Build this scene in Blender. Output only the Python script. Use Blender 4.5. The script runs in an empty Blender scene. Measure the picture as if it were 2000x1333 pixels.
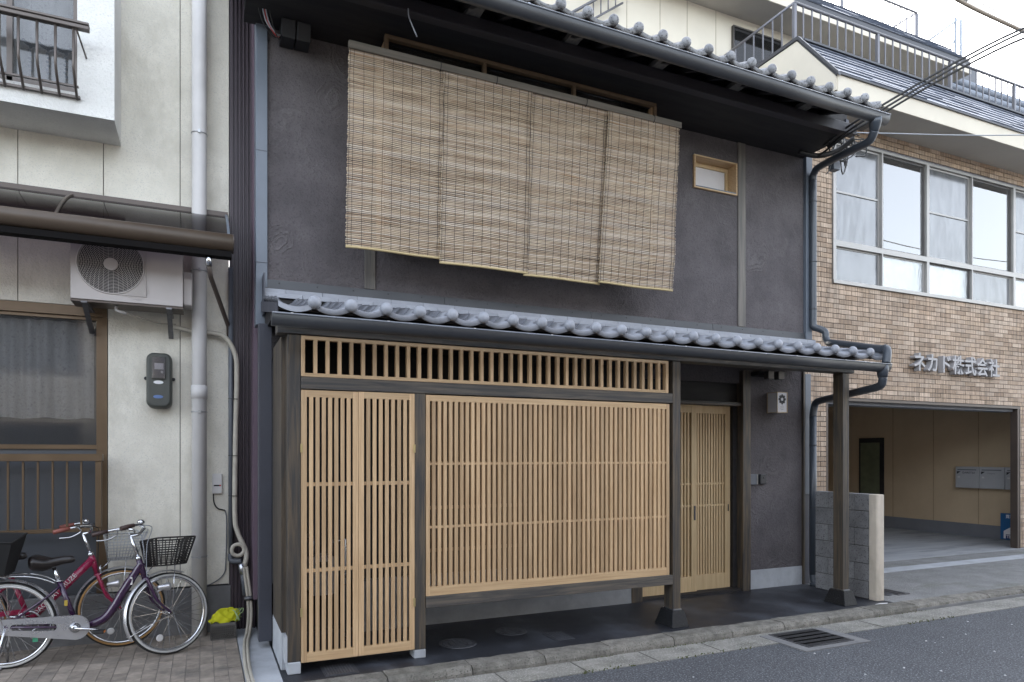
import bpy, math, random
from mathutils import Vector, Matrix
R = math.radians
rnd = random.Random(7)
SC = bpy.context.scene
COL = SC.collection

# ------------------------------------------------------------------ camera, sky, sun, exposure
YAW = math.atan(605/1333.0)
cd = bpy.data.cameras.new('camera'); cam = bpy.data.objects.new('camera', cd); COL.objects.link(cam)
cam.location = (0, 0, 1.5); cam.rotation_euler = (R(90), 0, -YAW)
cd.lens = 24; cd.sensor_width = 36; cd.shift_y = 0.1117; cd.clip_start = .05; cd.clip_end = 1500
SC.camera = cam
SUN_EL, SUN_AZ = R(26), R(30)          # azimuth measured clockwise from +Y: the sun stands behind the houses
w = bpy.data.worlds.new('World'); SC.world = w; w.use_nodes = True
nt = w.node_tree; nt.nodes.clear()
out = nt.nodes.new('ShaderNodeOutputWorld'); bg = nt.nodes.new('ShaderNodeBackground')
sky = nt.nodes.new('ShaderNodeTexSky'); sky.sky_type = 'NISHITA'; sky.sun_disc = False
sky.sun_elevation = SUN_EL; sky.sun_rotation = SUN_AZ; sky.air_density = 1.0; sky.dust_density = 3.0; sky.ozone_density = 1.0
hs = nt.nodes.new('ShaderNodeHueSaturation'); hs.inputs['Saturation'].default_value = .40
nt.links.new(sky.outputs[0], hs.inputs['Color']); nt.links.new(hs.outputs[0], bg.inputs[0])
bg.inputs[1].default_value = .15
nt.links.new(bg.outputs[0], out.inputs[0])
sd = bpy.data.lights.new('sun', 'SUN'); sun = bpy.data.objects.new('sun', sd); COL.objects.link(sun)
sd.energy = 2.0; sd.angle = R(1); sd.color = (1, .96, .9)
dv = Vector((math.sin(SUN_AZ)*math.cos(SUN_EL), math.cos(SUN_AZ)*math.cos(SUN_EL), math.sin(SUN_EL)))
sun.rotation_euler = dv.to_track_quat('Z', 'Y').to_euler(); sun.location = (0, -5, 20)
SC.view_settings.view_transform = 'Standard'; SC.view_settings.look = 'None'
SC.view_settings.exposure = 2.85; SC.view_settings.gamma = 1; SC.view_settings.use_curve_mapping = False

# ------------------------------------------------------------------ materials
MATS = {}
def s2l(c):
    return tuple(((v/12.92) if v <= .04045 else ((v+.055)/1.055)**2.4) for v in c)
class NT:
    def __init__(s, m): s.t = m.node_tree; s.n = s.t.nodes; s.l = s.t.links
    def add(s, ty, **kw):
        n = s.n.new(ty)
        for k, v in kw.items():
            if hasattr(n, k): setattr(n, k, v)
            else: n.inputs[k].default_value = v
        return n
    def math(s, op, a, b=None):
        n = s.n.new('ShaderNodeMath'); n.operation = op
        for i, v in enumerate((a, b)):
            if v is None: continue
            if isinstance(v, (int, float)): n.inputs[i].default_value = v
            else: s.l.new(v, n.inputs[i])
        return n.outputs[0]
    def mix(s, fac, a, b, bt='MIX'):
        n = s.n.new('ShaderNodeMix'); n.data_type = 'RGBA'; n.blend_type = bt
        for sock, v in ((n.inputs[0], fac), (n.inputs[6], a), (n.inputs[7], b)):
            if isinstance(v, (int, float)): sock.default_value = v
            elif isinstance(v, tuple): sock.default_value = (*v[:3], 1)
            else: s.l.new(v, sock)
        return n.outputs[2]
    def ramp(s, f, lo, hi):
        n = s.n.new('ShaderNodeMapRange'); n.inputs[1].default_value = lo; n.inputs[2].default_value = hi
        s.l.new(f, n.inputs[0]); return n.outputs[0]
    def noise(s, vec, scale, detail=4, rough=.6, dist=0):
        n = s.n.new('ShaderNodeTexNoise'); n.inputs['Scale'].default_value = scale; n.inputs['Detail'].default_value = detail
        n.inputs['Roughness'].default_value = rough; n.inputs['Distortion'].default_value = dist
        s.l.new(vec, n.inputs['Vector']); return n.outputs['Fac']
    def mapped(s, vec, sc):
        n = s.n.new('ShaderNodeMapping'); n.inputs['Scale'].default_value = sc; s.l.new(vec, n.inputs['Vector']); return n.outputs[0]

def mat(name, col, col2=None, rough=.6, scale=6, stretch=(1, 1, 1), lo=.35, hi=.65, bump=0, bscale=80, bstretch=None,
        metal=0, rand=0, island=0, stain=None, stain_scale=(2, 2, .5), stain_lo=.52, stain_hi=.75, speck=None, speck_scale=300,
        dist=0, coat=0, spec=.5, rvar=.1):
    if name in MATS: return MATS[name]
    m = bpy.data.materials.new(name); m.use_nodes = True; MATS[name] = m
    T = NT(m); b = T.n['Principled BSDF']
    geo = T.n.new('ShaderNodeNewGeometry'); pos = geo.outputs['Position']
    oi = T.n.new('ShaderNodeObjectInfo')
    if rand or island:   # shift the grain between pieces
        vm = T.n.new('ShaderNodeVectorMath'); vm.operation = 'ADD'
        cx = T.n.new('ShaderNodeCombineXYZ'); r = T.math('MULTIPLY', oi.outputs['Random'], 37.0)
        if island: r = T.math('ADD', r, T.math('MULTIPLY', geo.outputs['Random Per Island'], 53.0))
        for i in range(3): T.l.new(r, cx.inputs[i])
        T.l.new(pos, vm.inputs[0]); T.l.new(cx.outputs[0], vm.inputs[1]); pos2 = vm.outputs[0]
    else: pos2 = pos
    vec = T.mapped(pos2, stretch)
    f = T.noise(vec, scale, 5, .62, dist)
    c2 = col2 or tuple(v*.7 for v in col)
    c = T.mix(T.ramp(f, lo, hi), c2, col)
    if stain:
        sf = T.noise(T.mapped(pos, stain_scale), 1.0, 6, .65)
        c = T.mix(T.ramp(sf, stain_lo, stain_hi), c, stain)
    if speck:
        sp = T.noise(pos, speck_scale, 2, .5)
        c = T.mix(T.ramp(sp, .56, .68), c, speck)
    if rand:
        k = T.math('ADD', T.math('MULTIPLY', oi.outputs['Random'], rand), 1-rand*.5)
        c = T.mix(1.0, c, (1, 1, 1), 'MULTIPLY') if False else c
        h = T.n.new('ShaderNodeHueSaturation'); T.l.new(c, h.inputs['Color']); T.l.new(k, h.inputs['Value']); c = h.outputs[0]
    if island:
        k = T.math('ADD', T.math('MULTIPLY', geo.outputs['Random Per Island'], island), 1-island*.5)
        h = T.n.new('ShaderNodeHueSaturation'); T.l.new(c, h.inputs['Color']); T.l.new(k, h.inputs['Value']); c = h.outputs[0]
    T.l.new(c, b.inputs['Base Color'])
    T.l.new(T.math('ADD', T.math('MULTIPLY', f, rvar*2), rough-rvar), b.inputs['Roughness'])
    b.inputs['Metallic'].default_value = metal; b.inputs['Specular IOR Level'].default_value = spec
    b.inputs['Coat Weight'].default_value = coat
    if bump:
        bn = T.noise(T.mapped(pos2, bstretch or stretch), bscale, 4, .6)
        bu = T.n.new('ShaderNodeBump'); bu.inputs['Strength'].default_value = .9; bu.inputs['Distance'].default_value = bump
        T.l.new(bn, bu.inputs['Height']); T.l.new(bu.outputs[0], b.inputs['Normal'])
    return m

# light cypress, grain vertical / horizontal
WV = mat('cypress_vertical', (.52, .36, .21), (.385, .25, .135), .55, 3, (22, 22, .8), bump=.0008, bscale=8, bstretch=(30, 30, 1.2), rand=.36)
WH = mat('cypress_horizontal', (.52, .365, .21), (.40, .262, .14), .55, 3, (.8, 22, 22), bump=.0008, bscale=8, bstretch=(1.2, 30, 30), rand=.18)
WP = mat('pale_cypress', (.57, .43, .25), (.47, .335, .18), .55, 3, (22, 22, .8), bump=.0008, bscale=8, bstretch=(30, 30, 1.2), rand=.15)
DV = mat('stained_wood_vertical', (.036, .033, .031), (.105, .078, .050), .55, 2.5, (16, 16, .8), .34, .60, bump=.0012, bscale=6, bstretch=(30, 30, 1.2), rand=.3, dist=.6)
DH = mat('stained_wood_horizontal', (.038, .037, .037), (.115, .095, .075), .55, 2.5, (.8, 16, 16), .34, .60, bump=.0012, bscale=6, bstretch=(1.2, 30, 30), rand=.3, dist=.6)
DW = mat('weathered_wood_vertical', (.085, .08, .076), (.15, .135, .115), .65, 2.5, (14, 14, .7), .3, .66, bump=.0012, bscale=6, bstretch=(30, 30, 1.2), rand=.2, dist=.6)
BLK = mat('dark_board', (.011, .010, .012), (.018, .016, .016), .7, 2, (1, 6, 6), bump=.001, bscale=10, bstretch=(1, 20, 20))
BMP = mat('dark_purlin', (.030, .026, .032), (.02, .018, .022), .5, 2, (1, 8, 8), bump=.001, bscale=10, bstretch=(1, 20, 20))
METG = mat('gutter_charcoal', (.030, .032, .037), (.036, .038, .043), .38, 4, rvar=.06)
PIPG = mat('downpipe_bluegrey', (.055, .066, .082), (.048, .057, .070), .35, 4, rvar=.06)
FLSH = mat('flashing_bluegrey', (.135, .157, .19), (.115, .135, .165), .4, 3, rvar=.08)
FLSD = mat('flashing_slate', (.050, .053, .068), (.043, .046, .06), .45, 3)
ALU = mat('bright_metal', (.62, .64, .68), (.5, .52, .56), .28, 5, metal=1)
CHR = mat('chrome', (.72, .73, .75), (.6, .61, .63), .14, 5, metal=1, rvar=.05)
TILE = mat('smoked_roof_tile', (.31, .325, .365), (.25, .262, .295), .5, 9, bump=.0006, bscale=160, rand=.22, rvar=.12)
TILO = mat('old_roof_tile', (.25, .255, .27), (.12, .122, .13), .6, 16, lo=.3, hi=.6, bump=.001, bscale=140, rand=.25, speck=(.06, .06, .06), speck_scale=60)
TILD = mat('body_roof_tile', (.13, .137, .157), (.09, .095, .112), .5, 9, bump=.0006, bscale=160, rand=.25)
CONC = mat('light_concrete', (.42, .44, .47), (.33, .345, .37), .8, 4, bump=.001, bscale=120, stain=(.27, .28, .29), stain_scale=(3, 3, 1.2))
CONG = mat('grey_concrete', (.20, .20, .203), (.14, .14, .144), .85, 4, bump=.003, bscale=70, stain=(.12, .12, .12), stain_scale=(2, 2, 1.0))
BLKC = mat('concrete_block', (.26, .26, .265), (.18, .18, .185), .9, 5, bump=.006, bscale=70, rand=.25, speck=(.10, .10, .10), speck_scale=80)
CRMP = mat('cream_render', (.58, .515, .43), (.50, .44, .365), .85, 4, bump=.007, bscale=75, stain=(.36, .32, .26), stain_scale=(5, 5, 2))
KERB = mat('kerb_stone', (.225, .212, .188), (.115, .108, .094), .9, 11, bump=.006, bscale=70, rand=.3, speck=(.07, .065, .055), speck_scale=90, stain=(.10, .095, .075), stain_scale=(4, 4, 4))
STRP = mat('gutter_concrete', (.27, .26, .235), (.16, .155, .14), .9, 5, bump=.006, bscale=75, speck=(.40, .39, .37), speck_scale=85, stain=(.10, .10, .075), stain_scale=(3, 5, 1))
ASPH = mat('asphalt', (.082, .087, .098), (.058, .062, .071), .85, 2.2, bump=.012, bscale=60, speck=(.24, .25, .27), speck_scale=80, stain=(.036, .038, .044), stain_scale=(60, 60, 60), stain_lo=.5, stain_hi=.62)
PRCH = mat('black_porch_mortar', (.024, .026, .032), (.015, .016, .021), .48, 2.2, bump=.003, bscale=25, bstretch=(1, 6, 1), stain=(.065, .071, .085), stain_scale=(2.2, 1.3, 1), stain_lo=.5, stain_hi=.72, rvar=.18)
IRON = mat('cast_iron', (.065, .068, .078), (.03, .031, .035), .4, 40, bump=.002, bscale=70, rvar=.15)
STL = mat('galvanised_steel', (.20, .20, .21), (.12, .12, .13), .45, 20, metal=.7, rand=.1)
PAVE = mat('paving_tile', (.31, .265, .222), (.21, .18, .152), .85, 14, bump=.003, bscale=80, rand=.35, stain=(.12, .11, .10), stain_scale=(3, 3, 1))
WHW = mat('white_render', (.71, .68, .60), (.60, .57, .495), .85, 3, bump=.007, bscale=55, stain=(.42, .395, .325), stain_scale=(3.4, 3.4, 1.6), stain_lo=.55, stain_hi=.9, speck=(.565, .55, .50), speck_scale=105)
WHB = mat('white_render_bay', (.72, .715, .69), (.63, .625, .60), .85, 3, bump=.008, bscale=50, stain=(.50, .50, .47), stain_scale=(3, 3, .7), stain_lo=.58, stain_hi=.9, speck=(.60, .595, .57), speck_scale=95)
GRT = mat('dark_joint', (.10, .095, .085), (.06, .058, .05), .9, 10)
PVC = mat('white_pvc', (.60, .585, .575), (.54, .527, .518), .62, 3, rvar=.06, spec=.3)
GPVC = mat('grey_pvc', (.11, .12, .14), (.09, .098, .115), .45, 3)
HOSE = mat('beige_hose', (.42, .39, .33), (.35, .32, .27), .65, 8, bump=.001, bscale=90)
BRZ = mat('bronze_aluminium', (.135, .092, .055), (.115, .078, .046), .35, 4, metal=.35, rvar=.06)
BRZD = mat('dark_bronze', (.085, .066, .055), (.07, .055, .047), .38, 4, metal=.3, rvar=.06)
BRZK = mat('brown_rail', (.12, .10, .09), (.10, .085, .075), .38, 4, metal=.3, rvar=.06)
ACW = mat('ac_casing', (.44, .405, .39), (.40, .37, .355), .5, 3, stain=(.40, .37, .35), stain_scale=(2, 2, 2))
ACD = mat('ac_dark', (.012, .012, .014), (.018, .018, .02), .6, 5)
ACG = mat('ac_grille', (.43, .40, .37), (.38, .35, .33), .5, 5)
MTG = mat('meter_green_grey', (.062, .066, .058), (.052, .056, .05), .5, 4)
SID = mat('purple_brown_siding', (.060, .045, .055), (.047, .036, .045), .42, 2, (1, 1, .3), rvar=.08)
SIDP = mat('mauve_trim', (.135, .095, .125), (.115, .08, .105), .5, 2)
CURT = mat('grey_curtain', (.40, .39, .385), (.30, .295, .29), .9, 8, (1, 1, .1), speck=(.26, .255, .255), speck_scale=60)
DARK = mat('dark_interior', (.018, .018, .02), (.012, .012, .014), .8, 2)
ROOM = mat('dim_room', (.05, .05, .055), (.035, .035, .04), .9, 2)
BRKJ = mat('brick_joint', (.17, .17, .185), (.13, .13, .145), .9, 20)
CRW = mat('cream_wall', (.66, .61, .51), (.60, .55, .46), .8, 1.2, bump=.001, bscale=60)
SOF = mat('soffit_beige', (.40, .375, .335), (.36, .335, .30), .8, 1.2)
SHG = mat('slate_shingle', (.13, .15, .195), (.085, .10, .135), .35, 14, rand=.35, bump=.001, bscale=60, rvar=.15)
SHE = mat('roof_edge_metal', (.06, .062, .072), (.05, .052, .06), .45, 3)
RAIL = mat('grey_railing', (.17, .17, .19), (.14, .14, .155), .42, 4, metal=.3)
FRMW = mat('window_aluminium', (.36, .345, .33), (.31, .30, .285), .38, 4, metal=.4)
FRMD = mat('window_dark_frame', (.09, .085, .08), (.075, .07, .068), .4, 4, metal=.4)  # darker tone of the window metal
OCHR = mat('ochre_garage_wall', (.52, .40, .265), (.47, .36, .24), .85, 2)
GBAS = mat('grey_skirting', (.17, .175, .19), (.145, .15, .165), .8, 3)
MAIL = mat('mailbox_grey', (.40, .40, .41), (.37, .37, .38), .45, 3)
WHT = mat('white_paint', (.72, .72, .73), (.66, .66, .67), .6, 6)
WPAP = mat('white_paper', (.74, .73, .75), (.70, .69, .71), .8, 6)
INK = mat('black_ink', (.012, .012, .015), (.018, .018, .02), .6, 6)
INKG = mat('grey_ink', (.20, .20, .21), (.18, .18, .19), .6, 6)
SIGM = mat('brushed_sign_metal', (.36, .35, .355), (.31, .30, .305), .5, 10, (1, 1, 12), metal=.0)
BLUE = mat('poster_blue', (.015, .11, .28), (.015, .10, .25), .6, 5)
NAVY = mat('poster_navy', (.01, .02, .13), (.01, .018, .11), .6, 5)
RED = mat('signal_red', (.45, .02, .02), (.4, .02, .02), .5, 5)
RUB = mat('black_rubber', (.012, .012, .013), (.02, .02, .02), .65, 20)
WWAL = mat('white_tyre_wall', (.50, .50, .49), (.42, .42, .41), .65, 12)
TWAL = mat('tan_tyre_wall', (.40, .225, .085), (.33, .18, .065), .65, 12)
PURP = mat('purple_paint', (.036, .011, .046), (.028, .009, .036), .25, 30, coat=.6, rvar=.05)
CRIM = mat('crimson_paint', (.28, .008, .055), (.24, .007, .045), .28, 30, coat=.6, rvar=.05)
SILV = mat('silver_paint', (.56, .56, .58), (.50, .50, .52), .28, 8, metal=.75, rvar=.06)
SADL = mat('brown_black_vinyl', (.012, .009, .009), (.009, .007, .007), .33, 10)
GRIP = mat('brown_grip', (.055, .030, .026), (.045, .025, .022), .5, 20)
GRPR = mat('rust_grip', (.24, .075, .055), (.20, .06, .045), .5, 20)
WIRE = mat('wire_steel', (.42, .43, .44), (.34, .35, .36), .35, 8, metal=.8)
BBSK = mat('brown_black_plastic', (.022, .019, .018), (.016, .014, .013), .45, 8)
CLTH = mat('black_cloth', (.010, .010, .011), (.007, .007, .0075), .85, 30)
YELL = mat('yellow_cloth', (.62, .62, .015), (.50, .50, .01), .8, 8)
ROPE = mat('pale_green_rope', (.34, .46, .22), (.28, .38, .18), .8, 30)
CRAT = mat('grey_plastic', (.14, .132, .125), (.08, .076, .072), .5, 8)
CABL = mat('black_cable', (.012, .012, .013), (.018, .018, .018), .5, 8)
CABW = mat('pale_cable', (.32, .34, .38), (.28, .3, .33), .5, 8)
BRSS = mat('brass_hinge', (.50, .40, .20), (.44, .35, .17), .4, 8, metal=.6)
STUC = mat('bamboo_edge', (.50, .40, .22), (.40, .31, .16), .5, 10, (3, 12, 12), island=.2)
CORD = mat('dark_string', (.018, .016, .02), (.012, .011, .014), .8, 8)
HEDR = mat('weathered_head_rail', (.155, .135, .11), (.10, .088, .07), .7, 2.5, (.7, 14, 14), bump=.001, bscale=8, bstretch=(1, 30, 30))
ORNG = mat('orange_reflector', (.7, .22, .01), (.6, .18, .01), .3, 8)
LGRN = mat('spoke_reflector', (.1, .5, .3), (.08, .4, .25), .4, 8)
CONCL = mat('garage_floor', (.33, .34, .352), (.24, .248, .26), .6, 1.6, (.5, 3, 1), bump=.001, bscale=60, stain=(.11, .115, .125), stain_scale=(.7, 3, 1))
CONCF = mat('forecourt_concrete', (.20, .20, .20), (.13, .132, .13), .85, 3, bump=.005, bscale=70, speck=(.30, .30, .30), speck_scale=85, stain=(.10, .105, .08), stain_scale=(1.2, 4, 1))
WTUB = mat('white_roof_tube', (.33, .36, .40), (.25, .28, .32), .4, 4)

def plaster():
    m = bpy.data.materials.new('trowelled_dark_plaster'); m.use_nodes = True
    T = NT(m); b = T.n['Principled BSDF']; pos = T.n.new('ShaderNodeNewGeometry').outputs['Position']
    warp = T.n.new('ShaderNodeTexNoise'); warp.inputs['Scale'].default_value = 2.0; T.l.new(pos, warp.inputs['Vector'])
    vm = T.n.new('ShaderNodeVectorMath'); vm.operation = 'MULTIPLY_ADD'; vm.inputs[1].default_value = (.75, .75, .75)
    T.l.new(warp.outputs['Color'], vm.inputs[0]); T.l.new(pos, vm.inputs[2])
    vo = T.n.new('ShaderNodeTexVoronoi'); vo.inputs['Scale'].default_value = 1.9; T.l.new(vm.outputs[0], vo.inputs['Vector'])
    sx = T.n.new('ShaderNodeSeparateXYZ'); T.l.new(vo.outputs['Color'], sx.inputs[0])
    cx = T.n.new('ShaderNodeCombineXYZ'); T.l.new(T.math('MULTIPLY', vo.outputs['Distance'], 15.0), cx.inputs[0]); T.l.new(T.math('MULTIPLY', sx.outputs[0], 50.0), cx.inputs[1])
    T.l.new(T.math('MULTIPLY', T.noise(pos, 7, 3), 3.5), cx.inputs[2])
    arc = T.noise(cx.outputs[0], 1.0, 3, .6)
    msk = T.math('MULTIPLY', T.ramp(T.noise(pos, 2.6, 3, .6), .40, .62), T.ramp(vo.outputs['Distance'], .62, .35))
    streak = T.math('MULTIPLY', T.ramp(arc, .46, .66), msk)
    grain = T.noise(pos, 62, 4, .75); mid = T.noise(pos, 26, 4, .65)
    h = T.math('ADD', T.math('MULTIPLY', streak, .8), T.math('ADD', T.math('MULTIPLY', grain, .8), T.math('MULTIPLY', mid, .8)))
    c = T.mix(T.ramp(T.noise(pos, 2.4, 5, .6), .35, .66), (.088, .080, .084), (.132, .120, .125))
    c = T.mix(T.math('MULTIPLY', streak, .42), c, (.185, .172, .174))
    c = T.mix(T.math('MULTIPLY', T.ramp(grain, .52, .68), .6), c, (.050, .044, .048))
    T.l.new(c, b.inputs['Base Color']); b.inputs['Roughness'].default_value = .9; b.inputs['Specular IOR Level'].default_value = .25
    bu = T.n.new('ShaderNodeBump'); bu.inputs['Strength'].default_value = .9; bu.inputs['Distance'].default_value = .012
    T.l.new(h, bu.inputs['Height']); T.l.new(bu.outputs[0], b.inputs['Normal'])
    return m
PLAS = plaster()

def glass(name, tint, rough=.02, alpha=.35, spec=.6, wob=0, mott=0, ior=1.5):
    """pane: a tinted transparent body under a real reflecting surface"""
    m = bpy.data.materials.new(name); m.use_nodes = True
    T = NT(m); T.n.clear(); o = T.n.new('ShaderNodeOutputMaterial')
    tr = T.n.new('ShaderNodeBsdfTransparent'); tr.inputs[0].default_value = (*tint, 1)
    gl = T.n.new('ShaderNodeBsdfGlossy'); gl.inputs['Roughness'].default_value = rough
    df = T.n.new('ShaderNodeBsdfDiffuse'); df.inputs[0].default_value = (*[t*.5 for t in tint], 1)
    m1 = T.n.new('ShaderNodeMixShader'); m1.inputs[0].default_value = alpha; T.l.new(tr.outputs[0], m1.inputs[1]); T.l.new(df.outputs[0], m1.inputs[2])
    fr = T.n.new('ShaderNodeFresnel'); fr.inputs[0].default_value = ior
    f = T.math('ADD', T.math('MULTIPLY', fr.outputs[0], 1.0), spec)
    m2 = T.n.new('ShaderNodeMixShader'); T.l.new(f, m2.inputs[0]); T.l.new(m1.outputs[0], m2.inputs[1]); T.l.new(gl.outputs[0], m2.inputs[2])
    if mott:
        pm_ = T.n.new('ShaderNodeNewGeometry').outputs['Position']
        T.l.new(T.mix(T.ramp(T.noise(T.mapped(pm_, (7, 7, 1.6)), 1.0, 4, .6, 1.5), .38, .62), tuple(t*.32 for t in tint), tuple(t*.75 for t in tint)), df.inputs[0])
    if wob:
        pos = T.n.new('ShaderNodeNewGeometry').outputs['Position']
        bu = T.n.new('ShaderNodeBump'); bu.inputs['Strength'].default_value = 1; bu.inputs['Distance'].default_value = wob
        T.l.new(T.noise(T.mapped(pos, (3, 3, 1)), 14, 3), bu.inputs['Height']); T.l.new(bu.outputs[0], gl.inputs['Normal'])
    T.l.new(m2.outputs[0], o.inputs[0]); return m
GCLR = glass('clear_pane', (.85, .88, .9), .01, .05, .28)
GSCR = glass('screened_pane', (.55, .57, .60), .10, .40, .12, 0, 1)
GFRO = glass('ribbed_pane', (.75, .8, .82), .12, .35, .26, .008, 1)
GDRK = glass('dark_pane', (.62, .63, .66), .03, .03, .0)
GWIN = glass('house_pane', (.86, .87, .88), .03, .05, .0)
GBRN = glass('smoked_canopy_sheet', (.095, .065, .082), .05, .06, .0, 0, 0, 1.18)
GLOW = glass('frosted_lower_pane', (.20, .215, .24), .35, .75, .0)
GGRN = glass('dim_green_pane', (.30, .33, .25), .1, .6, .02)
GMET = glass('meter_window', (.85, .85, .86), .05, .02, .0)

def blindmat():
    m = bpy.data.materials.new('split_bamboo'); m.use_nodes = True
    T = NT(m); b = T.n['Principled BSDF']; g = T.n.new('ShaderNodeNewGeometry'); pos = g.outputs['Position']; isl = g.outputs['Random Per Island']
    cx = T.n.new('ShaderNodeCombineXYZ'); T.l.new(T.math('MULTIPLY', isl, 91.0), cx.inputs[2]); T.l.new(T.math('MULTIPLY', isl, 37.0), cx.inputs[0])
    vm = T.n.new('ShaderNodeVectorMath'); vm.operation = 'ADD'; T.l.new(pos, vm.inputs[0]); T.l.new(cx.outputs[0], vm.inputs[1])
    f = T.noise(T.mapped(vm.outputs[0], (2.2, .1, .1)), 1.0, 4, .6)
    c = T.mix(T.ramp(f, .30, .66), (.34, .235, .15), (.59, .485, .355))
    c = T.mix(T.math('MULTIPLY', T.ramp(isl, .55, 1.0), .7), c, (.64, .56, .47))
    c = T.mix(T.ramp(T.noise(T.mapped(vm.outputs[0], (1.3, .1, .1)), 1.0, 2), .62, .72), c, (.43, .29, .175))
    T.l.new(c, b.inputs['Base Color']); b.inputs['Roughness'].default_value = .5
    return m
BAMB = blindmat()

def brickmat(i):
    base = [(.47, .35, .255), (.41, .30, .21), (.36, .255, .175), (.50, .385, .29), (.44, .325, .235)][i]
    m = bpy.data.materials.new('scratched_brick'); m.use_nodes = True
    T = NT(m); b = T.n['Principled BSDF']; g = T.n.new('ShaderNodeNewGeometry'); pos = g.outputs['Position']; oi = T.n.new('ShaderNodeObjectInfo')
    f = T.noise(T.mapped(pos, (60, 60, 1.5)), 1.0, 3, .6)
    c = T.mix(T.ramp(f, .44, .58), tuple(v*.58 for v in base), base)
    r = T.math('ADD', oi.outputs['Random'], g.outputs['Random Per Island'])
    k = T.math('ADD', T.math('MULTIPLY', T.math('FRACT', T.math('MULTIPLY', r, 7.31)), .34), .80)
    h = T.n.new('ShaderNodeHueSaturation'); T.l.new(c, h.inputs['Color']); T.l.new(k, h.inputs['Value'])
    T.l.new(h.outputs[0], b.inputs['Base Color']); b.inputs['Roughness'].default_value = .7
    bu = T.n.new('ShaderNodeBump'); bu.inputs['Strength'].default_value = .6; bu.inputs['Distance'].default_value = .003
    T.l.new(f, bu.inputs['Height']); T.l.new(bu.outputs[0], b.inputs['Normal'])
    return m
BRK = [brickmat(i) for i in range(5)]

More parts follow.
